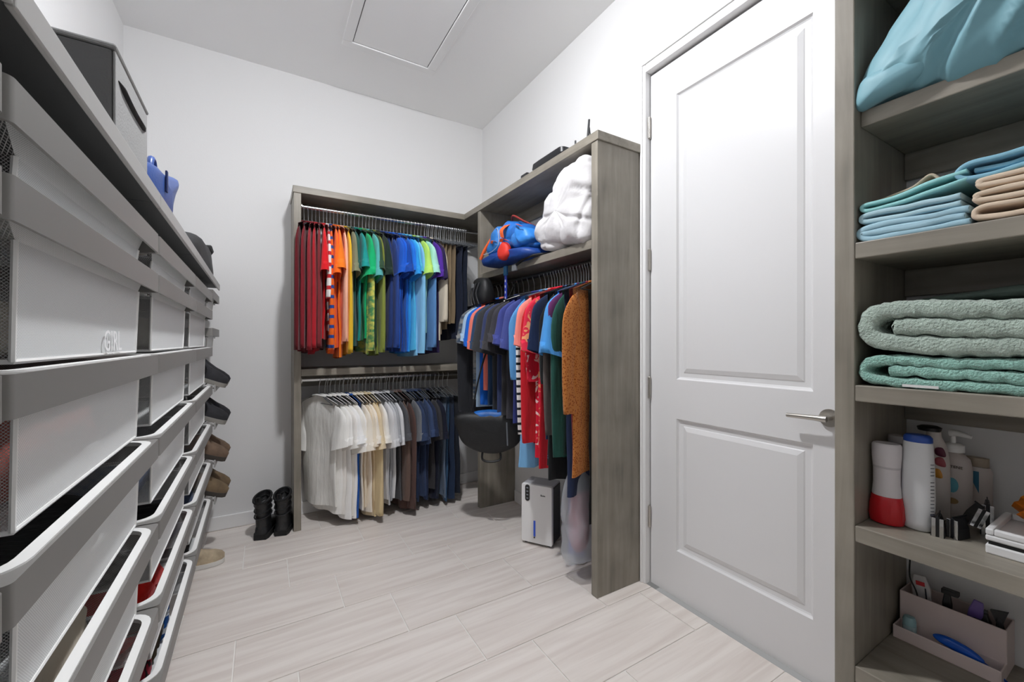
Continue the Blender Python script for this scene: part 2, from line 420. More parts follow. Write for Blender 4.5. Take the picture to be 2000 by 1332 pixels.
G().tube([(.203, RY, RZ1), (1.599, RY, RZ1)], .012, 14).build('rod', RODM, cab, True)
G().tube([(.203, RY, RZ2), (1.599, RY, RZ2)], .012, 14).build('rod', RODM, cab, True)
G().tube([(RX, 1.479, RZ3), (RX, 2.637, RZ3)], .014, 14).build('rod', RDK, cab, True)
for (a, b, c) in ((.203, RY, RZ1), (.203, RY, RZ2)):
    G().tube([(a-.001, b, c), (a+.008, b, c)], .022, 16).build('rod_socket', NICKEL, cab, True)
# right foreground shelf tower
uni = thing('shelf_tower', 'tall open wooden shelf tower holding towels and toiletries', 'shelf unit', (0, 0, 0))
ux, uy0, uy1 = 1.254, -.42, .448
board('side_panel', ux, XR-.002, uy1, uy1+.042, 0, HT-TH, WZ, uni)
board('side_panel', ux, XR-.002, uy0-.042, uy0, 0, HT-TH, WZ, uni)
board('top_board', ux-.005, XR-.002, uy0-.045, uy1+.045, HT-TH, HT, WY, uni)
S = [1.7588, 1.4247, 1.0726, .7253, .378]
for i, z in enumerate(S):
    board('shelf', ux+(.036 if i == 0 else .002), XR-.002, uy0, uy1, z-.04, z, WY, uni)
    board('cleat', XR-.022, XR-.002, uy0, uy1, z-.115, z-.04, WY, uni)
board('shelf', ux+.002, XR-.002, uy0, uy1, .05, .09, WY, uni)
board('kick_board', ux+.03, ux+.05, uy0, uy1, 0, .05, WY, uni)
# ---------------------------------------------------------------- drawers on the left wall
TILT = .012; PITCH = .681
def fx(y): return -.2-(y-.75)*TILT   # front plane of the drawers, a touch out of square with the wall
def rrect(x0, x1, y0, y1, r, z, n=6):
    pts = []
    for cx, cy, a in ((x1-r, y1-r, 0), (x0+r, y1-r, 1), (x0+r, y0+r, 2), (x1-r, y0+r, 3)):
        for k in range(n+1):
            t = (a+k/n)*PI/2; pts.append((cx+r*math.cos(t), cy+r*math.sin(t), z))
    return pts
def make_drawer(W, D, H):
    """x: 0 at the front band, -D at the back; z: 0 at the rim"""
    root = bpy.data.objects.new('mesh_drawer', None); COL.objects.link(root); root.empty_display_size = .05
    w = W/2; bh = .042
    r0 = rrect(-D, 0, -w, w, .010, 0); r1 = rrect(-D, 0, -w, w, .010, -bh)
    q0 = rrect(-D+.005, -.005, -w+.012, w-.012, .050, 0); q1 = rrect(-D+.004, -.004, -w+.004, w-.004, .008, -bh)
    q2 = rrect(-D+.004, -.004, -w+.004, w-.004, .008, -.004)
    G().loft([r0, r1, q1, q2, q0, r0], False, False).build('band', GREYM, root, True, ang=30)
    a0 = rrect(-D+.0045, -.0045, -w+.0115, w-.0115, .050, .0022); a1 = rrect(-D+.0045, -.0045, -w+.0115, w-.0115, .050, -.006)
    b0 = rrect(-D+.019, -.019, -w+.026, w-.026, .038, .0022); b1 = rrect(-D+.019, -.019, -w+.026, w-.026, .038, -.006)
    G().loft([a1, a0, b0, b1, a1], False, False).build('rim', WHITEP, root, True, ang=30)
    # body panels: flange under the rim, then walls that taper
    k = W/.675; il, ir = .098*k, .036*k
    lv = [(-.018, w-.025, w-.025, -.004), (-.030, w-il, w-ir, -.045), (-.034, w-il-.006, w-ir-.006, -H)]
    fr = G(); sl = G(); sr = G(); bk = G()
    for i in range(2):
        (xa, ya, ua, za), (xb, yb, ub, zb) = lv[i], lv[i+1]
        fr.quad((xa, -ya, za), (xb, -yb, zb), (xb, ub, zb), (xa, ua, za))
        bk.quad((-D-xa, -ya, za), (-D-xa, ua, za), (-D-xb, ub, zb), (-D-xb, -yb, zb))
        sl.quad((xa, -ya, za), (-D-xa, -ya, za), (-D-xb, -yb, zb), (xb, -yb, zb))
        sr.quad((xa, ua, za), (xb, ub, zb), (-D-xb, ub, zb), (-D-xa, ua, za))
    fr.build('front_panel', MESHF, root); bk.build('back_panel', MESHF, root)
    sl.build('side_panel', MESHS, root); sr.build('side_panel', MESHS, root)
    xb, yb, ub, zb = lv[2]
    G().box(-D-xb, xb, -yb, ub, zb-.002, zb).build('base_panel', MESHF, root)
    eg = G()
    for s in (-1, 1):
        for xx in (0, 1):
            f = lambda t: (-D-t if xx else t)
            q = 1 if s < 0 else 2; eg.tube([(f(lv[1][0]), s*lv[1][q], lv[1][3]), (f(lv[2][0]), s*lv[2][q], lv[2][3])], .003, 6)
    eg.tube([(xb, -yb, zb), (xb, ub, zb), (-D-xb, ub, zb), (-D-xb, -yb, zb)], .003, 6, closed=True)
    eg.build('wire_edge', WHITEP, root, True)
    return root
ROWS = [1.424, 1.334, 1.150, .958, .765, .573, .391]
ROWN = ['topmost', 'second from the top', 'third from the top', 'fourth from the top', 'third from the bottom', 'second from the bottom', 'lowest']
COLN = ['in the column farthest from the shoes', 'in the column under the grey fabric box', 'in the column under the blue handbag', 'in the column next to the shoes']
CY0 = .555-.681   # start of the first column
protos = {}
def place_drawer(W, H, loc, label, group):
    key = (W, H)
    if key not in protos: protos[key] = o = make_drawer(W, .455, H)
    else: o = copy_tree(protos[key])
    o.location = loc; o.rotation_euler = (0, 0, TILT); return tag(o, label, 'drawer', group)
named = {}
for c in range(4):
    yc = CY0+PITCH*(c+.5)
    for r, z in enumerate(ROWS):
        H = .083 if r == 0 else .176
        nm = 'shallow' if r == 0 else 'deep'
        named[(c, r)] = place_drawer(.675, H, (fx(yc), yc, z), f'white mesh drawer, {ROWN[r]}, {COLN[c]}', 'white mesh drawers along the left wall')
EY = CY0+PITCH*4
place_drawer(.43, .083, (fx(EY+.222), EY+.222, 1.447), 'narrow shallow mesh drawer right under the shelf end above the shoes', 'narrow drawers above the shoes')
place_drawer(.43, .120, (fx(EY+.222), EY+.222, 1.25), 'narrow deeper mesh drawer just above the hanging shoes', 'narrow drawers above the shoes')
tx = text_obj('GIRL', .052, Matrix.Identity(4), named[(1, 1)], plain('faint_white_ink', '#f6f6f6', .6), 'lettering', .0001)
tx.matrix_local = Matrix(((0, 0, 1, -.0295), (1, 0, 0, .118), (0, 1, 0, -.170), (0, 0, 0, 1)))
# rack: uprights, runners, top shelf
rack = thing('drawer_rack', 'grey metal wall rack carrying the mesh drawers and a long top shelf', 'rack', (XL, 1.2, 0), TILT)
PX = fx(1.2)
def R_(x, y, z): return (x-XL, y-1.2, z)
for c in range(5):
    y = CY0+PITCH*c
    a = R_(XL+.028, y-.008, 0); b = R_(XL+.052, y+.008, 1.48)
    G().box(a[0], b[0], a[1], b[1], 0, 1.475).build('upright', GREYM, rack, bevel=.002)
a = R_(XL+.028, EY+.425, 0); G().box(a[0], a[0]+.024, a[1], a[1]+.016, 0, 1.475).build('upright', GREYM, rack, bevel=.002)
rn = G()
for c in range(4):
    for z in ROWS:
        for s in (0, 1):
            y = CY0+PITCH*(c+s)+(.012 if s == 0 else -.012)
            p = R_(XL+.05, y, z-.047); q = R_(PX-.02, y, z-.047)
            G().tube([p, q], .0032, 6).build('runner', CHROME, rack, True)
for z in (1.447, 1.25):
    for y in (EY+.012, EY+.43):
        G().tube([R_(XL+.05, y, z-.047), R_(PX-.02, y, z-.047)], .0032, 6).build('runner', CHROME, rack, True)
LIP = plain('light_grey_shelf_lip', '#a9a8a6', .5)
ys = [CY0+PITCH*c for c in range(5)]+[EY+.445]
for i in range(5):
    a = R_(XL+.026, ys[i]+.0015, 1.478); b = R_(PX, ys[i+1]-.0015, 1.520)
    G().box(a[0], b[0]-.006, a[1], b[1], 1.500, 1.517).build('shelf_panel', DGREY, rack)
    G().box(b[0]-.006, b[0]+.002, a[1], b[1], 1.487, 1.521).build('shelf_lip', LIP, rack, bevel=.002)
# contents of the drawers
def lump(nm, label, cat, x0, x1, y0, y1, z0, z1, m, seed, group=None, amp=.012):
    cy = (y0+y1)/2
    pr = [(y0, z0), (cy, z0), (y1, z0), (y1, z0+(z1-z0)*.6), (y1-.06, z1), (cy+.03, z1-.008), (y0+.07, z1), (y0, z0+(z1-z0)*.5)]
    o = puff(pr, 'x', x0, x1, 5, amp, 18, 12, 5, seed, .6).build(nm, m, None, True, ang=80)
    return tag(o, label, cat, group)
def fill(c, r, colr, text, y0=.1, y1=.9, top=.03, seed=0, kind=None, h2=None, nm='folded_clothes'):
    yc = CY0+PITCH*c; z = ROWS[r]
    lump(nm, text, 'clothing', fx(yc+.34)-.42, fx(yc+.34)-.062, yc+.112+(PITCH-.165)*y0+.012, yc+.112+(PITCH-.165)*y1-.012, z-.172, z-top-.012, fabric(colr, kind, h2), seed)
fill(1, 4, '#d3cabb', 'beige folded clothes in the third lowest drawer under the grey box', .12, .80, .004, 3)
fill(1, 5, '#a04a3a', 'rust red and peach clothes in the second lowest drawer under the grey box', .1, .84, .01, 5, 'floral', '#d8a58c')
fill(1, 3, '#2b2b2d', 'black lump standing for the dark inside of the fourth drawer under the grey box', .02, .95, .05, 8)  # black lump put in to make the drawer's inside dark
fill(1, 1, '#cfc7b8', 'cream fleece folded in the second drawer under the grey box', .02, .98, .09, 11)
fill(1, 2, '#a3564a', 'reddish brown clothes behind the mesh of the third drawer under the grey box', .0, .9, .06, 12)
fill(2, 3, '#4d5f80', 'slate blue clothes in the fourth drawer under the blue handbag', .0, .6, .08, 14)
fill(2, 4, '#232326', 'black clothes in the third lowest drawer under the blue handbag', .0, .95, .10, 15)
fill(2, 5, '#d42018', 'bright red folded cloth in a drawer under the blue handbag', .0, .78, .006, 17)
fill(2, 6, '#b52843', 'crimson and black clothes in the lowest drawer under the blue handbag', .0, .45, .012, 19, 'floral', '#2a1a22')
fill(2, 6, '#5a4c36', 'olive brown cloth beside the crimson clothes in the lowest drawer', .47, .66, .012, 20)
fill(2, 6, '#1f5fae', 'blue and white cloth beside the olive brown cloth in the lowest drawer', .68, .78, .006, 21, 'stripe', '#e8eef4')
fill(3, 5, '#4a5a78', 'dusty blue folded jeans in a drawer next to the shoes', .05, .9, .02, 22)
fill(3, 6, '#17181a', 'black coiled belts in the lowest drawer next to the shoes', .05, .7, .015, 23)
fill(2, 1, '#a8a296', 'pale grey clothes in the second drawer under the blue handbag', .02, .8, .07, 25)
fill(3, 1, '#b9b9b6', 'light grey clothes in the second drawer next to the shoes', .05, .9, .08, 26)
fill(3, 3, '#3a3b40', 'charcoal clothes in the fourth drawer next to the shoes', .05, .9, .09, 27)
# things on the top shelf
ZS = 1.5175
t = thing('fabric_storage_box', 'light grey fabric storage box with slit handle on the top shelf', 'storage box', (-.392, 1.108, ZS), TILT)
BOXF = plain('grey_box_fabric', '#9b9b9a', .9, bump=.25, bscale=250); BOXS = plain('shaded_box_fabric', '#676767', .9, bump=.3, bscale=300)  # body colour is darker so the sides look shaded beside the front
G().box(-.19, .163, -.127, .127, 0, .176).build('body', BOXS, t, bevel=.006)
G().box(.1632, .167, -.124, .124, .002, .174).build('front_panel', BOXF, t, bevel=.0018)
G().box(-.192, .169, -.129, .129, .1765, .185).build('lid', BOXF, t, bevel=.004)
sl = [(.1675, -.108+.21*k/8, .130-.006*math.sin(PI*k/8)) for k in range(9)]
G().tube(sl, [.001]+[.006]*7+[.001], 8).build('handle_slit', BLACKR, t, True)
BL = plain('blue_leather', '#2f4f93', .38, bump=.2, bscale=200)
t = thing('handbag', 'royal blue leather handbag with a looped handle on the top shelf', 'handbag', (-.30, 1.49, ZS), TILT)
puff([(-.22, 0), (-.08, 0), (.04, .0), (.075, .05), (.14, .11), (.20, .160), (.205, .185), (.10, .160), (-.08, .112), (-.22, .085)], 'x', -.08, .078, 5, .003, 9, 14, 7, 2).build('body', BL, t, True, ang=80)
hp = [(.05, -.085+.026*math.cos(a), .100+.036*math.sin(a)) for a in [PI*k/10 for k in range(11)]]
G().tube(hp, .008, 8).build('handle', BL, t, True)
G().box(.0775, .0825, -.092, -.078, .055, .112).build('strap', plain('navy_leather', '#1d2d5e', .4), t, bevel=.002)
t = thing('duffel_bag', 'black nylon duffel bag at the far end of the top shelf', 'bag', (-.31, 2.62, ZS))
BN = plain('black_nylon', '#2a2b2d', .6, bump=.3, bscale=80)
puff([(-.36, 0), (0, 0), (.36, 0), (.375, .10), (.30, .16), (.0, .175), (-.25, .16), (-.38, .08)], 'x', -.13, .07, 4, .006, 10, 12, 6, 4).build('body', BN, t, True, ang=80)
G().tube([(.03, .1, .165), (.06, .17, .18), (.06, .26, .17), (.03, .31, .14)], .009, 8).build('handle', BN, t, True)
# ---------------------------------------------------------------- shoes
def shoe(label, loc, rz, tilt, mu, ms, macc, group=None, L=.27, stripes=True, cat='shoe', name='sneaker', laces=True, col=None):
    t = thing(name, label, cat, loc, rz, group); t.rotation_euler = (0, tilt, rz)
    st = [(0, .030, .070), (.03, .036, .082), (.07, .037, .088), (.11, .036, .078), (.15, .039, .064), (.19, .043, .052), (.23, .040, .045), (.258, .028, .036), (.27, .010, .026)]
    U = []; So = []
    for x, w, hh in st:
        x *= L/.27; w *= 1.12; hh *= 1.3
        U.append([(x, w*math.cos(a), .022+(hh-.012)*max(0, math.sin(a))**.75) for a in [PI*k/12 for k in range(13)]])
        So.append([(x, (w+.004)*s, z) for s, z in ((-1, .002), (1, .002), (1.02, .012), (1, .024), (-1, .024), (-1.02, .012))])
    G().loft(U, True, True).build('upper', mu, t, True, ang=70)
    G().loft(So).build('sole', ms, t, True, ang=50)
    ring = [(.045+.042*math.cos(a), .029*math.sin(a), .124-.010*math.cos(a)) for a in [2*PI*k/16 for k in range(16)]]
    G().tube(ring, .008, 8, closed=True).build('collar', col or mu, t, True)
    if stripes:
        for s in (-1, 1):
            for k in range(2):
                x = .085+.03*k
                G().tube([(x+.03, s*.049, .030), (x+.012, s*.046, .055), (x-.012, s*.036, .090)], .004, 6).build('stripe', macc, t, True)
    if laces:
        for k in range(4):
            x = .11+.022*k; z = .099-.009*k
            G().tube([(x, -.022, z-.006), (x+.004, 0, z+.010), (x, .022, z-.006)], .0028, 6).build('lace', macc, t, True)
    return t
RUB = plain('sole_rubber', '#8b8882', .8); RUBW = plain('white_sole', '#d9d7d2', .6)
def suede(n, h): return plain(n, h, .85, bump=.3, bscale=150, var=.25)
SB = suede('black_suede', '#26262a'); ST = suede('tan_suede', '#9a6233'); SBR = suede('brown_leather', '#6a5646'); SCA = suede('camo_brown', '#6e5c45'); SGR = suede('grey_knit', '#8c8579')
LW = plain('white_stripe', '#d8d8d6', .5)
PX = fx(EY+.2)
sh = thing('shoe_rack', 'grey sloping metal shoe rack beside the drawers at the back wall', 'shoe rack', (0, 0, 0))
shelf_z = [.985, .792, .598, .408]
for z in shelf_z:
    fz = z-.045; gz = z+.085
    g = G()
    for y in (EY+.02, EY+.425): g.tube([(PX+.01, y, fz), (PX-.30, y, gz)], .005, 6)
    for k in range(8):
        f = k/7; x = PX+.01-.31*f; zz = fz+(gz-fz)*f
        G().tube([(x, EY+.02, zz), (x, EY+.425, zz)], .003, 6).build('wire', GREYM, sh, True)
    g.build('side_rail', GREYM, sh, True)
    G().box(PX+.006, PX+.012, EY+.012, EY+.43, fz-.018, fz+.018).build('front_rail', LIP, sh, bevel=.002)
for y in (EY+.02, EY+.425): G().tube([(PX-.30, y, 0), (PX-.30, y, 1.1)], .006, 8).build('post', GREYM, sh, True)
tl_ = math.atan2(.13, .31)
specs = [('black sneaker with grey stripes on the topmost shoe shelf', SB, RUB, plain('grey_stripe', '#9a9a98', .5), SB),
         ('black sneaker with tan collar on the second shoe shelf', SB, RUB, LW, ST),
         ('brown leather hiking shoe with loose laces on the third shoe shelf', SBR, plain('dark_sole', '#3d3833', .8), plain('dark_lace', '#4a4238', .8), suede('dark_brown_collar', '#4a3b30')),
         ('camouflage brown hunting shoe on the lowest shoe shelf', SCA, plain('dark_sole', '#3d3833', .8), plain('tan_lace', '#a08c5a', .8), suede('olive_collar', '#5a5138'))]
for i, (lb, mu, ms, ma, mc) in enumerate(specs):
    for k, y in enumerate((EY+.085, EY+.215)):
        fz = shelf_z[i]-.045; px = PX-.225
        zz = fz+(.13)*((PX+.01-px)/.31)+.006; px += .012
        shoe(lb+[', nearer the drawers', ', nearer the back wall'][k], (px, y, zz), random.uniform(-.05, .05), tl_, mu, ms, ma, f'pair of shoes on shoe shelf level {["one","two","three","four"][i]}', stripes=i < 2, col=mc, L=.285)
shoe('beige slip-on shoe on the floor below the shoe rack', (-.44, EY+.11, .0), .05, 0, suede('beige_canvas', '#b7a68c'), RUBW, LW, None, stripes=False, laces=False, name='slip_on_shoe', L=.26)
# boots
def boot(x, y, rz, group, lb):
    t = thing('combat_boot', lb, 'boot', (x, y, 0), rz, group)
    LB = plain('black_leather', '#1f2022', .45, bump=.5, bscale=60)
    st = [(-.045, .026, .085), (-.02, .036, .10), (.03, .038, .105), (.08, .036, .092), (.13, .041, .074), (.18, .045, .062), (.22, .040, .052), (.25, .022, .04)]
    U = [[(x_, w*math.cos(a), .028+(h_-.028)*max(0, math.sin(a))**.7) for a in [PI*k/12 for k in range(13)]] for x_, w, h_ in st]
    G().loft(U, True, True).build('foot', LB, t, True, ang=70)
    So = [[(x_, (w+.006)*s, z) for s, z in ((-1, 0), (1, 0), (1.03, .015), (1, .032), (-1, .032), (-1.03, .015))] for x_, w, h_ in st]
    G().loft(So).build('sole', BLACKR, t, True, ang=50)
    R = []
    for z, cx, rx, ry in ((.06, .015, .062, .036), (.10, .015, .066, .038), (.14, .012, .062, .038), (.18, .008, .060, .040), (.22, .004, .063, .043), (.25, .0, .068, .046)):
        R.append([(cx+rx*math.cos(a), ry*math.sin(a), z+(.018*math.cos(a)-.012 if z > .2 else 0)+.004*math.sin(7*a+z*60)*(z > .1)) for a in [2*PI*k/20 for k in range(20)]])
    inner = [[(p[0]*.88, p[1]*.86, p[2]) for p in R[-1]], [(p[0]*.84, p[1]*.82, p[2]-.07) for p in R[-1]]]
    G().loft(R+inner, False, True).build('shaft', LB, t, True, ang=80)
    ring = [(.0+.066*math.cos(a), .045*math.sin(a), .252+.018*math.cos(a)-.012) for a in [2*PI*k/20 for k in range(20)]]
    G().tube(ring, .007, 8, closed=True).build('collar', plain('black_padding', '#141416', .8), t, True)
    for z in (.135, .17, .205):
        rg = [(.010+.066*math.cos(a), .043*math.sin(a), z+.008*math.cos(a)) for a in [2*PI*k/18 for k in range(18)]]
        G().tube(rg, .0045, 6, closed=True).build('padding_seam', LB, t, True)
    for k in range(6):
        z = .10+.026*k; xx = .078-.005*k
        G().tube([(xx-.012, -.024, z), (xx+.006, 0, z+.006), (xx-.012, .024, z)], .003, 6).build('lace', BLACKR, t, True)
    G().tube([(-.066, -.010, .225), (-.074, -.008, .262), (-.074, .008, .262), (-.066, .010, .225)], .004, 6).build('pull_loop', BLACKR, t, True)
boot(-.005, 2.930, 1.25, 'pair of black combat boots', 'black lace-up combat boot of the pair farther from the wardrobe panel'); boot(.100, 2.930, 1.30, 'pair of black combat boots', 'black lace-up combat boot right beside the wardrobe side panel')
# ---------------------------------------------------------------- hangers and garments
def make_hanger(mh, mb, sw):
    root = bpy.data.objects.new('clothes_hanger', None); COL.objects.link(root); root.empty_display_size = .03
    hk = [(0, .014*math.cos(a)+.002, .014*math.sin(a)) for a in [PI*(-.1+1.1*k/10) for k in range(11)]]
    hk = [(0, p[1], p[2]) for p in hk]+[(0, -.012, -.012), (0, -.004, -.03), (0, 0, -.05), (0, 0, -.095)]
    G().tube(hk, .0018, 6).build('hook', mh, root, True)
    b = [(0, -sw, -.152), (0, -sw*.6, -.126), (0, -.03, -.103), (0, 0, -.096), (0, .03, -.103), (0, sw*.6, -.126), (0, sw, -.152)]
    G().tube(smooth_curve(b, 3, False), .0035, 6).build('shoulder_bar', mb, root, True)
    G().tube([(0, -sw, -.153), (0, sw, -.153)], .003, 6).build('trouser_bar', mb, root, True)
    return root
HB = plain('grey_hanger_plastic', '#55585b', .4); HK = plain('hook_wire', '#a9abad', .3, 1); HBW = plain('white_hanger_plastic', '#d9d9d6', .4); HBK = plain('black_hanger_velvet', '#1c1c1e', .8)
hproto = {'g': make_hanger(HK, HB, .165), 'w': make_hanger(HK, HBW, .165), 'k': make_hanger(HK, HBK, .155)}
hused = set()
HL = {'up': ('thin grey clothes hanger on the upper back rod', 'hangers on the upper back rod'),
      'low': ('thin grey clothes hanger on the lower back rod', 'hangers on the lower back rod'),
      'side': ('slim black clothes hanger on the dark side rod', 'hangers on the dark side rod')}
def hanger(kind, where, loc, rz):
    p = hproto[kind]
    if kind not in hused: hused.add(kind); o = p
    else: o = copy_tree(p)
    o.location = loc; o.rotation_euler = (0, 0, rz); tag(o, HL[where][0], 'hanger', HL[where][1]); return o
def garment(name, label, cat, loc, rz, m, L=.88, sl='S', sw=.185, th=.011, flare=0, seed=0, group=None, m_sl=None, flat=False, A=.008, fan=0, slen=None, collar=True):
    rnd = random.Random(seed*13+5); t = thing(name, label, cat, loc, rz, group)
    ph, ky = rnd.uniform(0, 6), rnd.uniform(22, 44); ph2 = rnd.uniform(0, 6)
    zt = (lambda y: -.155) if flat else (lambda y: -.097-.052*min(1.15, abs(y)/.18)**1.25)
    n, rows = 30, 12; R = []
    for j in range(rows+1):
        s = j/rows; ring = []
        w = sw*(1-.07*min(1, s*4))+flare*s
        tt = th*(.3+.7*min(1, s*5))*(1+.35*s)
        for i in range(n):
            a = 2*PI*i/n; ca, sa = math.cos(a), math.sin(a)
            y = w*math.copysign(abs(ca)**.85, ca); x = tt*math.copysign(abs(sa)**.7, sa)
            y0 = sw*math.copysign(abs(ca)**.85, ca)
            z = zt(y0)+s*(-L-zt(y0))+.010*s*math.sin(ky*.35*y+ph2)
            x += A*s**.8*math.sin(ky*y+ph+1.4*s)*(1+.6*s)+.003*math.sin(18*z+ph)
            ring.append((x, y, z))
        R.append(ring)
    g = G().loft(R, False, False)
    for i in range(n//2-1): g.f.append((i, i+1, n-1-i-1, n-1-i) if i else (0, 1, n-1))
    g.build('body', m, t, True, ang=120)
    ms = m_sl or m
    if sl != 'N':
        for sg in (-1, 1):
            z0 = zt(sw)-.070; out = rnd.uniform(.7, 2.2) if sg < 0 else .35
            lt = slen or {'S': .235+rnd.uniform(-.03, .03), 'L': L-.24, 'Q': .38}[sl]
            if sl == 'S':
                pth = [(sw-.045, z0, .30), (sw-.005+.01*out, z0-.05, .75), (sw+.012*out, z0-.12, 1.12), (sw+.022*out, z0-lt+.02, 1.3)]
                hw = [.072, .080, .078, .076]; ht = [.009, .014, .019+fan*.5, .023+fan]
            else:
                pth = [(sw-.045, z0, .30), (sw-.010+.01*out, z0-.08, .95), (sw-.005+.012*out, z0-lt*.4, 1.5), (sw-.004+.012*out, z0-lt*.75, 1.57), (sw-.006+.012*out, z0-lt, 1.57)]
                hw = [.068, .062, .052, .047, .042]; ht = [.009, .012, .014, .015, .016]
            pts = smooth_curve([Vector((p[0], p[1], p[2])) for p in pth], 4, False); K = len(pts); RR = []
            ns = 20; fr = rnd.uniform(0, 6)
            for k, p in enumerate(pts):
                f = k/(K-1)*(len(hw)-1); i0 = min(int(f), len(hw)-2); u = f-i0
                w = hw[i0]*(1-u)+hw[i0+1]*u; h_ = ht[i0]*(1-u)+ht[i0+1]*u
                ax = Vector((math.sin(p.z)*1.0, math.cos(p.z)))   # in-plane axis (y,z)
                ring = []
                for i in range(ns):
                    a = 2*PI*i/ns; ca, sa = math.cos(a), math.sin(a)
                    q = Vector((p.x, p.y))+ax*(w*ca*(1 if ca > 0 or sl == 'S' else 1))
                    xx = h_*math.copysign(abs(sa)**.8, sa)+.004*(k/K)*math.sin(3*a+fr+k*.4)+fan*.3*(k/K)*ca
                    if sg > 0: q.x = min(q.x, sw+.018)
                    ring.append((xx, sg*q.x, q.y))
                RR.append(ring)
            inner = [[(p[0]*.8, sg*(abs(p[1])*.97), p[2]+.004) for p in RR[-1]], [(p[0]*.7, p[1], p[2]+.05) for p in RR[-1]]]
            g = G().loft(RR+inner, True, True); g.build('sleeve', ms, t, True, ang=120)
    if collar and not flat:
        rg = [(.013*math.sin(a), .062*math.cos(a), -.104-.004*math.cos(2*a)) for a in [2*PI*k/16 for k in range(16)]]
        G().tube(rg, .006, 6, closed=True).build('collar', ms, t, True)
    return t
GR = {'up': 'clothes hung on the upper back rod', 'low': 'clothes hung on the lower back rod', 'side': 'clothes hung on the dark side rod'}
def hang(where, pos, rz, col, label, cat='shirt', name='shirt', hk='g', **kw):
    seed = len(bpy.data.objects); jr = random.Random(seed)
    rz += jr.uniform(-2.5, 2.5); kw['fan'] = kw.get('fan', 0)+jr.uniform(0, .016)
    if where == 'side': loc = (RX, pos, RZ3); base = -PI/2
    else: loc = (pos, RY, RZ1 if where == 'up' else RZ2); base = 0
    m = col if not isinstance(col, str) else fabric(col)
    if len(label.replace('-', ' ').split()) < 5: label += {'up': ' on the upper back rod', 'low': ' on the lower back rod', 'side': ' on the dark side rod'}[where]
    hanger(hk, where, loc, base+rz*PI/180)
    return garment(name, label, cat, loc, base+rz*PI/180, m, seed=seed, group=GR[where], **kw)
U = 'on the upper back rod'
up = [  # x, rot, colour, label, kwargs
 (.222, -16, '#5f1a20', 'darkest maroon long-sleeved shirt against the wardrobe side panel', dict(sl='L', L=.93)),
 (.246, -13, '#7a1f28', 'maroon long-sleeved shirt second from the side panel', dict(sl='L', L=.92)),
 (.268, -11, '#8e2830', 'brick maroon long-sleeved shirt third from the side panel', dict(sl='L', L=.93)),
 (.290, -9, '#a8202a', 'deep red long-sleeved shirt beside the maroon shirts', dict(sl='L', L=.92)),
 (.312, -8, '#7d3034', 'dusty red long-sleeved shirt before the bright red tee', dict(sl='L', L=.91)),
 (.336, -6, '#cf1f26', 'bright red short-sleeved tee between maroon and orange shirts', dict(L=.84)),
 (.356, -5, fabric('#e9e6e2', 'stripe', '#c22a30', .7), 'white shirt with red stripes among the red shirts', dict(sl='Q', L=.8)),
 (.376, -4, fabric('#e8641c', 'stripe', '#24438f', .8), 'orange shirt with navy blue stripes', dict(sl='L', L=.93)),
 (.398, -3, '#f26a1e', 'bright orange tee beside the striped orange shirt', dict(L=.90)),
 (.420, -2, '#ee7a22', 'long orange tee with a trailing hem', dict(L=.97, fan=.01)),
 (.442, 0, '#f2b69b', 'peach long-sleeved shirt beside the orange tees', dict(sl='L', L=.88)),
 (.462, 0, '#e2b630', 'mustard yellow shirt behind the peach one', dict(sl='L', L=.95)),
 (.484, 1, '#7d7f63', 'olive grey shirt between yellow and green', dict(L=.84)),
 (.506, 2, '#27534c', 'dark pine green tee', dict(L=.9)),
 (.528, 3, '#1f8f8a', 'teal tee between the green shirts', dict(L=.86)),
 (.556, 8, '#18a86a', 'vivid green tee with its sleeve spread wide', dict(L=.85, fan=.028)),
 (.580, 6, fabric('#4f8f58', 'print', '#d2cf62'), 'green and yellow printed long tunic', dict(sl='L', L=.94)),
 (.602, 5, '#57a9a6', 'pale teal shirt behind the printed tunic', dict(L=.84)),
 (.624, 5, '#2f4a34', 'forest green tee', dict(L=.88)),
 (.646, 5, '#7f8a3f', 'moss green long shirt', dict(sl='L', L=.95)),
 (.668, 6, '#22322a', 'blackish green tee', dict(L=.82, fan=.012)),
 (.700, 6, '#25386e', 'navy long-sleeved shirt beside the blackish green tee', dict(sl='L', L=.92)),
 (.724, 6, '#2c478c', 'dark blue shirt beside the navy one', dict(sl='L', L=.92)),
 (.748, 7, '#1f58bd', 'royal blue tee with a curled sleeve', dict(L=.9, fan=.014)),
 (.770, 7, '#1b61cf', 'strong blue tee among the royal blue shirts', dict(L=.9)),
 (.792, 8, '#17449a', 'deep cobalt tee among the royal blue shirts', dict(L=.92, fan=.012)),
 (.816, 8, '#2472d6', 'bright azure tee', dict(L=.93)),
 (.842, 8, '#2f97e0', 'sky blue tee before the cyan one', dict(L=.94)),
 (.866, 9, '#56bde6', 'light cyan tee', dict(L=.92)),
 (.892, 10, '#86c4ea', 'powder blue shirt before the lime tee', dict(sl='L', L=.96)),
 (.918, 11, '#b6e06a', 'lime green tee', dict(L=.86, fan=.012)),
 (.944, 11, '#a9e2d2', 'pale mint tee', dict(L=.80, fan=.016)),
 (.968, 11, '#5f8fc4', 'steel blue shirt behind the mint tee', dict(sl='L', L=.92)),
 (.992, 12, '#55309a', 'purple tee hanging past the mint one', dict(L=.86, fan=.02)),
 (1.018, 12, '#2c2348', 'dark plum shirt behind the purple tee', dict(L=.95)),
]
for x, rz, c, lb, kw in up:
    cat = 'tunic' if 'tunic' in lb else ('t-shirt' if ' tee' in lb else 'shirt')
    hang('up', x, rz, c, lb, cat, {'tunic': 'tunic', 't-shirt': 'tee_shirt'}.get(cat, 'shirt'), **kw)
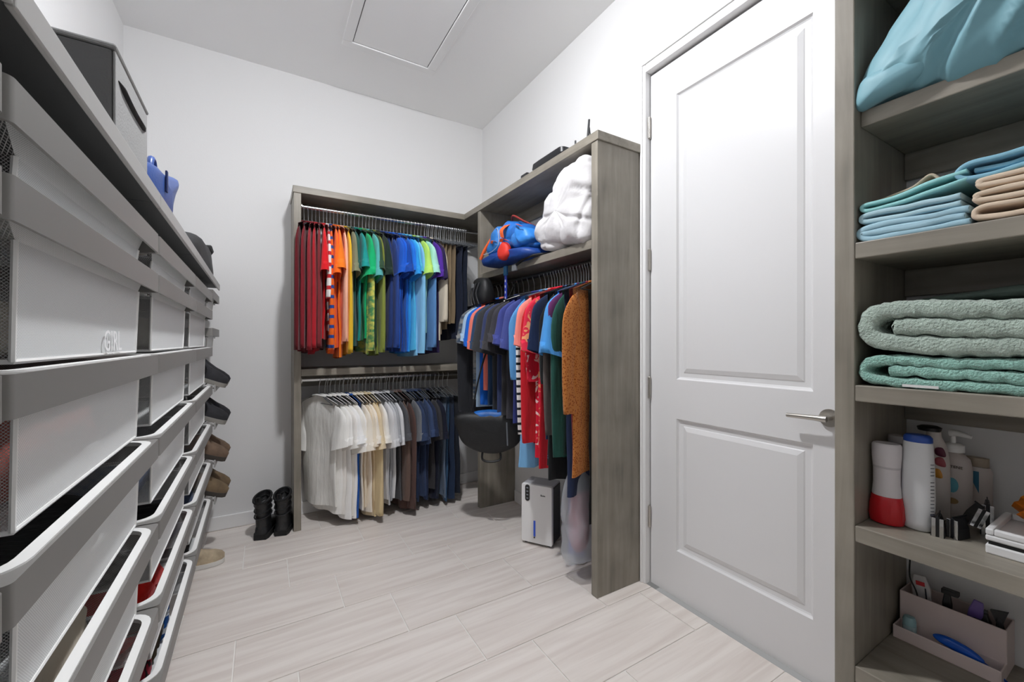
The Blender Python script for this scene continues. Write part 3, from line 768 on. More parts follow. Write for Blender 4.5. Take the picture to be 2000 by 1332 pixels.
for x, c, lb, L in ((1.075, '#b7a58c', 'light tan trousers clipped on the upper back rod', .80), (1.105, '#a08f74', 'tan trousers beside the light tan pair', .78), (1.140, '#8f7d63', 'khaki trousers between the tan and brown pairs', .74), (1.170, '#84735b', 'brown khaki trousers beside the navy pair', .72), (1.225, '#252b3d', 'navy trousers at the corner of the wardrobe', .85), (1.262, '#1e2433', 'dark navy trousers deep in the wardrobe corner', .85)):
    hang('up', x, 14, c, lb, 'trousers', 'trousers', sl='N', flat=True, sw=.15, L=L, A=.010)
hang('up', 1.045, 12, '#d8cdb8', 'cream shirt peeking out below the purple tee', 'shirt', 'shirt', sl='Q', L=.86, slen=.5)
for k in range(22):
    hanger('g', 'up', (1.02+.0155*k, RY, RZ1), math.radians(8+random.uniform(-6, 6)))
low = [
 (.31, 30, '#efeeea', 'white tee hung first on the lower back rod, turned sideways', dict(L=.80)),
 (.345, 30, '#f4f3f0', 'white tee with a broad sleeve beside the first turned white tee', dict(L=.84, fan=.01)),
 (.375, 28, '#efece7', 'off-white tee among the turned white shirts', dict(L=.86)),
 (.405, 26, '#f8f7f5', 'bright white shirt with long hem on the lower back rod', dict(L=.885, fan=.014)),
 (.432, 24, '#f0ede6', 'warm white shirt beside the bright white one', dict(L=.87)),
 (.458, 20, '#f8f7f5', 'crisp white tee with a wide folded sleeve', dict(L=.88, fan=.022)),
 (.484, 18, '#2558a8', 'blue shirt wedged between white shirts on the lower rod', dict(sl='N', L=.88)),
 (.508, 16, '#f3ebdd', 'ivory shirt beside the blue wedge', dict(L=.84, fan=.01)),
 (.532, 16, '#eadec9', 'cream tee with a curled sleeve', dict(L=.82)),
 (.556, 15, '#f4ecdf', 'pale ivory tee before the beige shirt', dict(L=.86)),
 (.580, 15, '#e6d4b2', 'sand beige shirt reaching almost to the floor', dict(L=.90)),
 (.604, 14, '#dcc79c', 'wheat coloured shirt beside the sand beige one', dict(sl='L', L=.9)),
 (.628, 14, '#f1eee7', 'light cream tee after the wheat shirt', dict(L=.80, fan=.012)),
 (.654, 14, '#d6d6d8', 'silver grey tee on the lower rod', dict(L=.80)),
 (.680, 13, '#c9cacd', 'pale grey tee beside the silver one', dict(L=.84)),
 (.706, 13, '#a7a9ad', 'mid grey tee before the charcoal one', dict(L=.82)),
 (.732, 13, '#dadbdd', 'light grey tee with a white shoulder', dict(L=.8)),
 (.760, 13, '#55565a', 'charcoal tee between grey and brown shirts', dict(L=.84)),
 (.786, 12, '#6b5850', 'taupe brown long-sleeved shirt', dict(sl='L', L=.84)),
 (.814, 12, '#5b4540', 'brown long-sleeved shirt beside the taupe one', dict(sl='L', L=.9)),
 (.845, 12, '#6e7176', 'slate grey shirt before the navy ones', dict(L=.80)),
 (.872, 12, '#33415f', 'faded navy tee after the slate shirt', dict(L=.84)),
 (.900, 12, '#2b3752', 'navy tee on the lower rod', dict(L=.86)),
 (.928, 12, '#3a4a6c', 'denim blue tee on the lower rod', dict(L=.85)),
 (.958, 12, '#26304a', 'dark navy tee after the denim blue one', dict(L=.86)),
 (.990, 12, '#3c3b3e', 'dark grey tee before the black shirts', dict(L=.8)),
 (1.020, 12, '#1d2030', 'blue-black shirt on the lower rod', dict(L=.86)),
]
for x, rz, c, lb, kw in low:
    cat = 't-shirt' if ' tee' in lb else 'shirt'
    hang('low', x, rz, c, lb, cat, 'tee_shirt' if cat == 't-shirt' else 'shirt', **kw)
for x, c, lb, L in ((1.06, '#262b38', 'ink blue trousers on the lower rod', .86), (1.095, '#6c7d94', 'faded light jeans on the lower rod', .88), (1.125, '#33506f', 'mid blue jeans beside the faded pair', .89), (1.16, '#27364f', 'dark jeans beside the wardrobe divider', .89), (1.20, '#1f2430', 'black jeans behind the wardrobe divider', .87)):
    hang('low', x, 8, c, lb, 'trousers', 'trousers', sl='N', flat=True, sw=.18, L=L, A=.010)
for k in range(16):
    hanger('g', 'low', (.30+.048*k+.01, RY, RZ2), math.radians(14+random.uniform(-8, 8)))
side = [  # y, rot, colour
 (2.59, 24, '#2b2c30', 'black long-sleeved top next to the wardrobe divider', dict(sl='L', L=.92)),
 (2.53, 14, fabric('#8f8f8c', 'print', '#3a4a5e'), 'grey patterned tee near the divider', dict(L=.80)),
 (2.48, 10, '#a9c4de', 'pale blue tee near the divider', dict(L=.83)),
 (2.43, 8, '#1f66cc', 'vivid blue tee on the dark side rod', dict(L=.82, fan=.01)),
 (2.38, 6, '#ec7f70', 'coral tee with a short sleeve on the dark side rod', dict(L=.72)),
 (2.32, 4, '#2f4868', 'petrol blue tee on the dark side rod', dict(L=.8)),
 (2.26, 2, '#3c3d40', 'charcoal tee behind the dark grey pair', dict(L=.84)),
 (2.2, -2, '#3b4468', 'dusky blue tee between two charcoal tees', dict(L=.84, fan=.01)),
 (2.14, -4, '#3a393c', 'dark grey tee with its hanger showing at the neck', dict(L=.84, fan=.012)),
 (2.08, -5, '#403f45', 'graphite tee before the indigo one', dict(L=.84)),
 (2.01, -8, '#3f4788', 'large indigo tee on the dark side rod', dict(L=.85, sw=.198, fan=.016)),
 (1.965, -6, '#46508f', 'second indigo tee behind the large one', dict(L=.84)),
 (1.93, 0, '#5b9bd4', 'light blue tee beside the indigo tees', dict(sl='Q', L=.86)),
 (1.9, 2, fabric('#eeeeee', 'stripe', '#1c1c20', 1.2), 'black and white striped long-sleeved top', dict(sl='L', L=.92, sw=.165)),
 (1.875, 4, '#7ab2df', 'sheer light blue dress with a floating hem', dict(sl='N', L=1.06, flare=.05, A=.014)),
 (1.85, 6, '#f08d82', 'salmon pink tee before the red dress', dict(L=.82)),
 (1.825, 6, '#c8202c', 'plain red long-sleeved dress', dict(sl='L', L=.94)),
 (1.8, 6, fabric('#d8203a', 'floral', '#f3d9d6'), 'red dress with white flower print', dict(sl='Q', L=1.0)),
 (1.775, 6, fabric('#e0304a', 'floral', '#f0a070', 1.3), 'red and peach flowered blouse', dict(L=.95)),
 (1.75, 5, '#c51a2a', 'long scarlet skirt dress', dict(sl='N', L=1.04, flare=.02)),
 (1.725, 4, fabric('#1d2a48', 'dots', '#1d2a48'), 'navy blouse beside the scarlet dress', dict(L=.9)),
 (1.7, 3, fabric('#18191c', 'floral', '#4f6f9a', 1.6), 'black dress with faint blue flowers', dict(sl='N', L=1.02)),
 (1.675, 3, '#222325', 'plain black dress with a three-quarter sleeve', dict(sl='Q', L=1.08, flare=.03)),
 (1.65, 2, '#5a5250', 'grey-brown cardigan beside the black dress', dict(sl='L', L=.86)),
 (1.63, 2, '#4a93d6', 'shiny blue plastic-wrapped blouse', dict(L=.74, fan=.02)),
 (1.61, 2, '#5b2a5a', 'plum tee beside the plastic-wrapped blouse', dict(L=.84)),
 (1.592, 2, '#234f46', 'bottle green top', dict(sl='L', L=.95)),
 (1.57, 1, '#2b3552', 'dark navy long dress beside the orange-brown dress', dict(sl='N', L=1.12)),
 (1.548, 0, '#7d2430', 'wine red dress behind the orange-brown dress', dict(sl='N', L=1.02)),
 (1.530, -3, fabric('#8a4415', 'dots', '#b8743a', 1.8), 'orange-brown speckled long-sleeved dress beside the end panel', dict(sl='L', L=1.02, slen=.5, flare=.03)),
]
for y, rz, c, lb, kw in side:
    cat = 'dress' if 'dress' in lb else ('t-shirt' if ' tee' in lb else 'top')
    kw.setdefault('sw', .188); rz = 9-(y-1.53)*30
    hang('side', y, rz, c, lb, cat, {'dress': 'dress', 't-shirt': 'tee_shirt', 'top': 'top'}[cat], hk='w' if 'hanger showing' in lb else 'k', **kw)
hang('side', 1.497, 9, '#17181a', 'black trousers hung against the end panel', 'trousers', 'trousers', hk='k', sl='N', flat=True, sw=.10, L=1.25, th=.005, A=.002)
# ---------------------------------------------------------------- things on the wardrobe
ZR = 1.657
WQ = plain('white_quilt', '#d8d6d7', .85, bump=.8, bscale=30, sheen=.2)
t = thing('comforter', 'white quilted comforter stuffed upright on the wardrobe shelf', 'comforter', (1.44, 1.70, ZR))
prof = [(.25, .09), (.13, .012), (-.05, .004), (-.205, .01), (-.215, .2), (-.20, .40), (-.06, .41), (.02, .37), (.12, .27), (.22, .14)]
puff(prof, 'x', -.168, .145, 5, .015, 12, 60, 16, 6, .4, quilt=.14).build('quilt', WQ, t, True, ang=100)
# blue and orange backpack
BB = plain('blue_nylon', '#1c66b8', .5, bump=.4, bscale=40, var=.3); BB2 = plain('deep_blue_nylon', '#123f8c', .5, bump=.4, bscale=40); OR = plain('orange_webbing', '#f0652a', .6, bump=.2, bscale=200); RD = plain('red_patch', '#dd3326', .6)
t = thing('backpack', 'blue backpack with orange straps slumped on the wardrobe shelf', 'backpack', (1.42, 2.20, ZR))
puff([(-.25, .0), (0, .0), (.27, .02), (.31, .07), (.18, .09), (.0, .075), (-.24, .06)], 'x', -.19, .12, 4, .010, 14, 14, 6, 9, .5).build('base_pocket', BB2, t, True, ang=90)
puff([(-.24, .06), (0, .065), (.24, .06), (.25, .12), (.14, .23), (.04, .27), (-.06, .22), (-.14, .21), (-.235, .14)], 'x', -.15, .13, 3.2, .018, 16, 14, 6, 10, 1.0).build('main_body', BB, t, True, ang=90)
G().tube(smooth_curve([(-.17, .30, .075), (-.16, .26, .13), (-.13, .20, .21)], 5, False), .011, 8).build('strap', OR, t, True)
G().tube(smooth_curve([(-.06, .06, .26), (-.10, .0, .30), (-.08, -.09, .25), (-.02, -.14, .21)], 5, False), .006, 8).build('handle', plain('dark_red_webbing', '#8f2a24', .7), t, True)
puff([(.02, .10), (.10, .075), (.22, .085), (.20, .15), (.12, .235), (.05, .24), (.03, .17)], 'x', -.185, -.05, 3, .010, 22, 12, 6, 21, .8).build('side_pocket', plain('light_blue_nylon', '#2f80d2', .5, bump=.5, bscale=40, var=.3), t, True, ang=90)
puff([(-.25, .09), (-.16, .07), (-.08, .10), (-.09, .15), (-.16, .185), (-.24, .15)], 'x', -.175, -.05, 3, .010, 22, 12, 6, 33, .8).build('side_pocket', plain('light_blue_nylon', '#2f80d2', .5), t, True, ang=90)
def flat_strap(pts, w, m, nm):
    c = smooth_curve([Vector(p) for p in pts], 5, False)
    G().loft([[(p[0]-.003, p[1]-w, p[2]-w*.3), (p[0]+.002, p[1]-w, p[2]-w*.3), (p[0]+.002, p[1]+w, p[2]+w*.3), (p[0]-.003, p[1]+w, p[2]+w*.3)] for p in c]).build(nm, m, t, bevel=.001)
flat_strap([(-.12, .0, .25), (-.185, -.015, .20), (-.185, -.02, .15)], .018, OR, 'strap')
flat_strap([(-.15, -.13, .21), (-.185, -.19, .19), (-.18, -.23, .17)], .014, OR, 'strap')
flat_strap([(-.19, .11, .14), (-.198, .08, .15), (-.19, .05, .14)], .012, OR, 'buckle')
puff([(-.10, .03), (-.05, .008), (0, .03), (.008, .08), (-.05, .115), (-.10, .085)], 'x', -.215, -.16, 3, .003, 20, 10, 5, 3).build('patch', RD, t, True, ang=80)
flat_strap([(-.20, -.03, .12), (-.212, -.07, .13), (-.20, -.11, .11)], .016, OR, 'patch_trim')
G().tube(smooth_curve([(-.16, .12, .235), (-.19, .03, .21), (-.19, .02, .12), (-.195, .10, .085), (-.19, .22, .09)], 6, False), .0022, 6).build('piping', plain('pale_piping', '#b9c4da', .5), t, True)
# strap with a buckle lying over the shelf edge
t = thing('buckled_strap', 'black webbing strap with grey buckle hanging over the shelf edge', 'strap', (1.30, 2.05, ZR))
G().tube(smooth_curve([(.05, -.22, .006), (-.0, -.12, .006), (-.022, -.05, -.004), (-.024, .05, -.03)], 5, False), .008, 6).build('webbing', BLACKR, t, True)
G().box(-.034, -.018, .03, .075, -.06, -.02).build('buckle', plain('grey_buckle', '#77797c', .4), t, bevel=.004)
# lanyard
t = thing('lanyard', 'blue lanyard with white print hanging from the wardrobe shelf', 'lanyard', (1.285, 2.22, ZR-.05))
LY = plain('lanyard_blue', '#2b3ea8', .6); 
G().box(-.010, .004, -.02, .02, -.02, .04).build('clip', plain('teal_clip', '#1f5f8f', .4), t, bevel=.004)
G().box(-.006, 0, -.012, .012, -.24, -.02).build('ribbon', LY, t, bevel=.001)
for k in range(5): G().box(-.0072, -.0062, -.004, .004, -.20+.035*k, -.185+.035*k).build('print_mark', LW, t)
# black gear bag squeezed beside the divider
t = thing('gear_pouch', 'black gear pouch with straps squeezed under the backpack by the divider', 'bag', (1.30, 2.53, 1.52))
BG = plain('black_gear', '#151618', .55, bump=.4, bscale=40)
puff([(-.09, -.09), (.0, -.11), (.09, -.09), (.095, .0), (.06, .08), (-.05, .085), (-.1, .02)], 'x', -.075, .03, 3, .008, 16, 12, 6, 5, .5).build('body', BG, t, True, ang=90)
for k in range(3): G().tube(smooth_curve([(-.08, -.07+.05*k, .05), (-.095, -.05+.05*k, -.02), (-.08, -.06+.06*k, -.09)], 4, False), .005, 6).build('strap', plain('grey_strap', '#3c3d40', .5), t, True)
G().box(-.095, -.082, .0, .03, .02, .05).build('buckle', plain('grey_buckle', '#77797c', .4), t, bevel=.004)
# router
t = thing('router', 'black wireless router with upright antennas on top of the wardrobe', 'router', (1.42, 1.86, HT))
pr = rrect(-.09, .09, -.14, .16, .03, 0)
G().loft([[(x*.9, y*.9, .0) for x, y, z in pr], [(x, y, .025) for x, y, z in pr], [(x*.97, y*.97, .052) for x, y, z in pr], [(x*.8, y*.8, .066) for x, y, z in pr]]).build('body', BLACKP, t, True, ang=35)
for k in range(6): G().box(-.05, .05, -.09+.03*k, -.08+.03*k, .0662, .069).build('vent_rib', BLACKR, t)
for (x, y, hh, tl2) in ((.06, -.155, .21, -.02), (.09, -.16, .19, .02), (.095, -.02, .17, 0), (.095, .11, .12, .03)):
    G().tube([(x, y, .03), (x, y, .05), (x+.004, y+tl2*.4, hh*.5), (x+.004, y+tl2, hh)], [.006, .008, .007, .0055], 10).build('antenna', BLACKP, t, True)
t = thing('power_adapter', 'small black power adapter beside the router on the wardrobe', 'adapter', (1.36, 2.10, HT))
G().box(-.025, .025, -.035, .035, 0, .035).build('case', BLACKP, t, bevel=.006)
G().tube(smooth_curve([(0, -.035, .018), (.01, -.07, .01), (.04, -.085, .006)], 4, False), .003, 6).build('cable', BLACKR, t, True)
# black tote hanging below the tees
t = thing('tote_bag', 'black tote bag with blue lining hanging below the dark tees', 'bag', (1.215, 2.29, .49), -math.radians(31))
puff([(-.20, .13), (-.205, .24), (0, .25), (.205, .24), (.20, .12), (.14, .04), (0, .0), (-.14, .04)], 'y', -.065, .065, 4, .006, 12, 12, 7, 8, .3).build('body', BG, t, True, ang=90)
puff([(-.12, .19), (0, .17), (.12, .19), (.1, .25), (0, .27), (-.11, .25)], 'y', -.055, .03, 3, .006, 14, 10, 6, 3).build('lining', BB, t, True, ang=90)
G().tube(smooth_curve([(-.045, -.03, .03), (-.05, -.04, -.03), (0, -.045, -.045), (.06, -.04, -.03), (.055, -.03, .03)], 5, False), .007, 8).build('handle', BG, t, True)
G().tube([(.10, -.067, .20), (.105, -.07, .06)], .005, 6).build('zip', plain('grey_zip', '#6d7178', .4), t, True)
for s in (-1, 1): G().tube(smooth_curve([(s*.12, 0, .24), (s*.10+.06, .04, .6), (.15, .07, 1.06)], 5, False), .006, 6).build('shoulder_strap', BG, t, True)
# dehumidifier
t = thing('dehumidifier', 'white dehumidifier with black sides and blue water window on the floor', 'dehumidifier', (1.298, 2.066, 0), math.radians(-56.7))
DW, DD, DH = .192, .15, .352
G().box(.006, DW-.002, .020, DD, .014, DH-.012).build('housing', plain('black_case', '#141518', .35), t, bevel=.006)
fp = rrect(0, DW, .014, DH, .012, 0, 4)
G().loft([[(x, y*0+.020, y) for x, y, z in fp], [(x, 0.004, y) for x, y, z in fp], [(x*.97+.003, 0.0, y*.985+.003) for x, y, z in fp]]).build('front_panel', plain('glossy_white', '#ededed', .22), t, True, ang=35)
G().box(.004, DW-.002, .0205, DD-.004, DH-.0118, DH-.002).build('top_panel', plain('silver_grey_panel', '#b4b4b8', .35), t, bevel=.004)
pnl = rrect(.026, .054, DH-.098, DH-.004, .013, 0, 5)
G().loft([[(x, .0, y) for x, y, z in pnl], [(x, -.003, y) for x, y, z in pnl]]).build('control_panel', plain('black_gloss', '#0d0e10', .15), t, True, ang=35)
for k in range(4): G().box(.034, .046, -.0038, -.0031, DH-.085+.02*k, DH-.079+.02*k).build('control_icon', plain('icon_grey', '#8b9096', .4), t)
G().box(.078, .090, -.002, .0005, .055, .145).build('water_window', plain('blue_window', '#2f55c8', .25, emit=('#2f55c8', .15)), t, bevel=.0008)
G().box(.080, .088, -.003, -.0021, .045, .054).build('window_mark', BLACKP, t)
for k, (a, b, z) in enumerate(((.122, .128, .010), (.129, .133, .006), (.134, .138, .006), (.139, .143, .007), (.144, .150, .006))):
    G().box(a, b, -.0012, -.0002, .292, .292+z).build('logo_mark', plain('logo_grey', '#6c6d70', .4), t)
for xx in (.02, DW-.03):
    for yy in (.03, DD-.03): G().tube([(xx, yy, 0), (xx, yy, .016)], .01, 10).build('foot', BLACKR, t, True)
# blue board, clear bag, cable
t = thing('blue_case', 'tall blue plastic case standing behind the dehumidifier', 'case', (1.46, 1.80, 0), math.radians(-56))
G().box(-.02, .07, 0, .04, 0, .335).build('shell', plain('bright_blue_plastic', '#2747c4', .35), t, bevel=.006)
G().box(-.005, .055, -.004, 0, .10, .20).build('latch', plain('deep_blue_plastic', '#17318f', .35), t, bevel=.002)
CL = plain('clear_film', '#dfe6ee', .12, alpha=.38)
t = thing('clear_garment_bag', 'clear plastic garment bag bunched beside the end panel', 'garment bag', (1.33, 1.585, .07))
puff([(-.045, .07), (.0, .02), (.06, .0), (.075, .1), (.07, .30), (.05, .46), (-.02, .5), (-.05, .3)], 'x', -.07, .10, 3, .012, 16, 16, 7, 4, .8).build('film', CL, t, True, ang=120)
puff([(-.02, .12), (.02, .07), (.05, .12), (.05, .3), (.02, .46), (-.02, .44)], 'x', -.03, .06, 3, .008, 18, 12, 6, 9, .6).build('pink_lining', fabric('#a8586c'), t, True, ang=120)
t = thing('power_cable', 'pale grey cable looped on the floor beside the dehumidifier', 'cable', (1.44, 1.80, 0))
lp = [(.0, .07, .006), (-.02, .02, .006), (-.035, -.05, .006), (.0, -.10, .006), (.05, -.09, .006), (.07, -.03, .006), (.06, .03, .006), (.13, .03, .006), (.15, .1, .006)]
G().tube(smooth_curve(lp, 6, False), .0045, 8).build('cord', plain('cable_grey', '#c9c9c6', .5), t, True)
G().tube([(.068, -.02, .008), (.060, .02, .008)], .009, 8).build('cable_tie', BLACKR, t, True)
# ---------------------------------------------------------------- shelf tower contents
PB = plain('teal_pillowcase', '#76a6b2', .55, bump=.3, bscale=10, sheen=.2)
t = thing('pillow', 'teal satin pillow bulging over the top open shelf', 'pillow', (1.42, .24, S[0]))
pr = [(.203, .006), (.1, .004), (-.1, .004), (-.33, .01), (-.36, .15), (-.28, .30), (-.1, .335), (.05, .30), (.12, .21), (.175, .13), (.206, .07)]
puff(pr, 'x', -.170, .165, 3.4, .018, 9, 40, 16, 12, 1.3, warp=lambda v: Vector((v.x*.8, (v.y*.8+v.z*.55)*2.6, (v.z-v.y)*.5))).build('cushion', PB, t, True, ang=140)
puff([(.03, -.006), (.0, -.002), (-.10, .02), (-.13, .05), (-.05, .07), (.02, .06), (.035, .02)], 'x', -.012, .05, 2.4, .004, 20, 10, 6, 5, .6).build('corner_flap', PB, t, True, ang=120, loc=(-.160, .175, .006))
def U(yl, yr, z0, z1, ins=.012): return [(yr, z0), ((yl+yr)/2, z0-.001), (yl-ins, z0), (yl, (z0+z1)/2), (yl-ins, z1), ((yl+yr)/2, z1+.001), (yr, z1)]
def folded(nm, label, cat, m, layers, x0, x1, th, amp=.002, nscale=30, n=10, segs=20, group=None):
    t = thing(nm, label, cat, (0, 0, 0), 0, group)
    for i, p in enumerate(layers): strip(p, th, x0+random.uniform(-.006, .006), x1, segs, n, amp, nscale, i*7+len(label)).build('layer', m, t, True, ang=70)
    return t
def sheetm(n, h): return plain(n, h, .6, bump=.25, bscale=14, sheen=.2)
z = S[1]
folded('bed_sheet', 'sky blue folded bed sheet at the bottom of the linen shelf', 'bed sheet', sheetm('sky_sheet', '#97bccb'),
       [U(.443, .255, z+.008, z+.034, .018), U(.438, .262, z+.020, z+.021, .02)], 1.268, 1.56, .014, .005, 18)
folded('bed_sheet', 'powder blue folded sheet lying on the sky blue one', 'bed sheet', sheetm('powder_sheet', '#a6c8d3'),
       [U(.440, .268, z+.050, z+.066, .012)], 1.270, 1.55, .012, .006, 18)
folded('bed_sheet', 'aqua folded sheet above the powder blue one', 'bed sheet', sheetm('aqua_sheet', '#8ecccd'),
       [[(.26, z+.100), (.30, z+.092), (.38, z+.080), (.43, z+.078), (.440, z+.086), (.43, z+.093), (.38, z+.095), (.30, z+.112), (.262, z+.118)]], 1.275, 1.54, .009, .003, 20)
folded('pillowcase', 'beige pillowcase crumpled on top of the aqua sheet', 'pillowcase', sheetm('beige_sheet', '#b9a68f'),
       [[(.30, z+.126), (.35, z+.112), (.41, z+.104), (.436, z+.105), (.41, z+.112), (.36, z+.124), (.33, z+.142), (.315, z+.128)]], 1.33, 1.55, .006, .004, 24)
folded('bed_sheet', 'tan folded sheet beside the blue linens', 'bed sheet', sheetm('tan_sheet', '#d3bfa8'),
       [U(.246, .02, z+.008, z+.030, .016), U(.243, .02, z+.045, z+.060, .01), U(.238, .02, z+.075, z+.086, .008)], 1.262, 1.55, .011, .003, 24)
folded('bed_sheet', 'blue folded sheet resting on the tan sheet', 'bed sheet', sheetm('mid_blue_sheet', '#7bb0c6'),
       [[(.02, z+.106), (.15, z+.105), (.225, z+.098), (.262, z+.100), (.275, z+.115), (.255, z+.128), (.20, z+.130), (.12, z+.138), (.02, z+.145)], [(.02, z+.125), (.12, z+.121), (.2, z+.114), (.25, z+.114)]], 1.275, 1.55, .010, .003, 22)
TW1 = plain('seafoam_terry', '#9bcfc0', .95, bump=3.0, bscale=220, var=.12, sheen=.4); TW2 = plain('sage_terry', '#b6c8bb', .95, bump=3.0, bscale=200, var=.12, sheen=.4)
z = S[2]
folded('towel', 'seafoam green folded towel under the sage one', 'towel', TW1,
       [[(.10, z+.013), (.25, z+.012), (.39, z+.013), (.425, z+.020), (.434, z+.038), (.42, z+.058), (.37, z+.064), (.28, z+.059), (.20, z+.063), (.14, z+.052), (.145, z+.037), (.22, z+.036), (.33, z+.040), (.385, z+.039)]], 1.262, 1.56, .0235, .005, 60, 14, 40)
G().box(1.2600, 1.2615, .30, .36, z+.004, z+.010).build('care_tag', LW, bpy.data.objects['towel'])
folded('towel', 'thick sage green folded towel on top of the seafoam one', 'towel', TW2,
       [[(.07, z+.102), (.18, z+.097), (.29, z+.098), (.39, z+.106), (.422, z+.124), (.426, z+.152), (.405, z+.178), (.34, z+.182), (.25, z+.174), (.16, z+.170), (.09, z+.160), (.12, z+.134), (.22, z+.134), (.31, z+.140), (.375, z+.142)]], 1.262, 1.56, .040, .006, 55, 14, 40)
BK = plain('dark_green_blanket', '#5c6b64', .95, bump=.6, bscale=150)
o = puff([(.40, z+.205), (.2, z+.204), (.0, z+.204), (.01, z+.235), (.15, z+.238), (.3, z+.225), (.38, z+.216)], 'x', 1.40, 1.58, 4, .003, 20, 10, 6, 3).build('blanket', BK, None, True, ang=90)
tag(o, 'dark grey-green blanket behind the sage towel', 'blanket')
# bottles
z = S[3]
def P_(n, h, r=.35): return plain(n, h, r)
t = thing('lotion_bottle', 'white and red lotion bottle standing on its red cap', 'bottle', (1.345, .414, z))
G().lathe([(.026, 0), (.033, .003), (.036, .02), (.034, .045), (.030, .068), (.029, .069)], 28, sx=.8).build('cap', P_('red_cap', '#b3121d', .25), t, True, ang=50)
G().lathe([(.0285, .0692), (.029, .072), (.0265, .10), (.0265, .135), (.029, .165), (.0295, .195), (.026, .200), (.001, .200)], 28, sx=.8).build('body', P_('pearl_white', '#cfcacb', .4), t, True, ang=50)
G().lathe([(.0268, .138), (.0272, .139), (.0272, .158), (.028, .159)], 28, sx=.8).build('label_band', P_('silver_print', '#b7b2b4', .4), t, True)
t = thing('shower_gel_bottle', 'tall white bottle with a blue cap beside the red-capped one', 'bottle', (1.365, .361, z))
G().lathe([(.020, 0), (.027, .004), (.030, .02), (.031, .08), (.030, .15), (.0275, .20), (.0265, .212), (.001, .212)], 28, sx=.75).build('body', P_('gloss_white', '#d3d4d5', .3), t, True, ang=50)
G().lathe([(.0262, .2122), (.0268, .214), (.0262, .224), (.022, .229), (.001, .230)], 28, sx=.78).build('cap', P_('blue_cap', '#274a9c', .35), t, True, ang=50)
for k in range(14):
    zz = .045+.0085*k+(.008 if k > 9 else 0); a = -2.02; r = .0312
    w = .005 if k not in (0,) else .008
    p = [(r*.76*math.cos(a+q), r*math.sin(a+q)*1.0, zz) for q in (-.16, -.05, .05, .16)]
    G().tube([(x*1.012, y*1.012, q) for x, y, q in p], .0008 if k else .003, 4).build('print_line', plain('print_dark', '#3a3a44', .6), t)
t = thing('conditioner_bottle', 'grey-white bottle behind the red-capped lotion', 'bottle', (1.44, .418, z))
G().lathe([(.022, 0), (.027, .004), (.028, .1), (.026, .18), (.022, .186), (.001, .188)], 24, sx=.75).build('body', P_('grey_white', '#a9a3a4', .4), t, True, ang=50)
G().lathe([(.0222, .1882), (.023, .190), (.022, .207), (.001, .208)], 24, sx=.75).build('cap', P_('pale_cap', '#b4b0b0', .4), t, True, ang=50)
G().box(-.0215, -.0208, -.026, -.012, .10, .17).build('label', P_('plum_print', '#4b2a38', .5), t)
t = thing('body_wash_bottle', 'white body wash bottle with fruit print and a black cap', 'bottle', (1.49, .364, z))
G().lathe([(.024, 0), (.030, .004), (.031, .08), (.030, .15), (.024, .19), (.015, .21), (.014, .222), (.001, .222)], 26, sx=.7).build('body', P_('cream_white', '#c9c1bb', .35), t, True, ang=50)
G().lathe([(.014, .2222), (.022, .224), (.024, .232), (.016, .236), (.001, .236)], 20, (.0, .008, 0)).build('cap', BLACKP, t, True, ang=50)
for (yy, zz, c) in ((-.018, .175, '#5b2038'), (-.018, .150, '#a35058'), (-.012, .120, '#c98a2e')):
    puff([(-.009, -.010), (.009, -.008), (.010, .008), (-.004, .011)], 'x', -.0235, -.017, 2, 0, 10, 8, 4).build('fruit_print', P_('fruit_'+c[1:], c, .5), t, True, loc=(0, yy, zz))
t = thing('pump_bottle', 'white shampoo pump bottle with teal scale print and almond picture', 'bottle', (1.535, .339, z))
G().lathe([(.028, 0), (.034, .004), (.036, .03), (.036, .13), (.032, .155), (.022, .165), (.016, .168), (.016, .17)], 28, sx=.62).build('body', P_('ivory_white', '#c6bdb8', .35), t, True, ang=50)
G().lathe([(.020, .1702), (.022, .171), (.022, .188), (.017, .192), (.006, .193), (.005, .215), (.001, .215)], 20, sx=.9).build('pump_collar', WHITEP, t, True, ang=50)
G().tube([(0, .004, .218), (-.004, -.012, .219), (-.010, -.035, .214)], [.010, .0075, .004], 10).build('pump_head', WHITEP, t, True)
def on_face(y): return -.0224*math.sqrt(max(.05, 1-(y/.0365)**2))-.0006
for (yy, zz, c, s) in ((.026, .112, '#1f5f70', .8), (.016, .098, '#2a8793', 1), (.026, .082, '#174f63', 1), (.016, .070, '#3d7a66', .8), (.004, .108, '#2a6f86', .5)):
    x = on_face(yy)
    G().quad(*[(on_face(yy+a*.008*s), yy+a*.008*s, zz+b*.014*s) for a, b in ((0, -1), (-1, 0), (0, 1), (1, 0))]).build('scale_print', P_('teal_'+c[1:], c, .5), t)
pts = [(.011*math.cos(a)-.004, .019*math.sin(a)+.088) for a in [2*PI*k/14 for k in range(14)]]
G().quad(*[(on_face(a)-.0003, a, b) for a, b in pts]).build('badge_print', P_('aqua_badge', '#5fa3b4', .5), t)
pts = [(.008*math.cos(a)+.022, .015*math.sin(a)+.045) for a in [2*PI*k/12 for k in range(12)]]
G().quad(*[(on_face(a)-.0003, a, b) for a, b in pts]).build('almond_print', P_('almond_brown', '#7a4a2a', .5), t)
pts = [(.011*math.cos(a)-.004, .008*math.sin(a)+.048) for a in [2*PI*k/12 for k in range(12)]]
G().quad(*[(on_face(a)-.0003, a, b) for a, b in pts]).build('nut_print', P_('nut_tan', '#9a7f55', .5), t)
x0 = on_face(0)-.0008
text_obj('PANTENE', .0098, Matrix(((0, 0, -1, x0), (-1, 0, 0, -.002), (0, 1, 0, .132), (0, 0, 0, 1))), t, P_('brand_brown', '#4a3a30', .5))
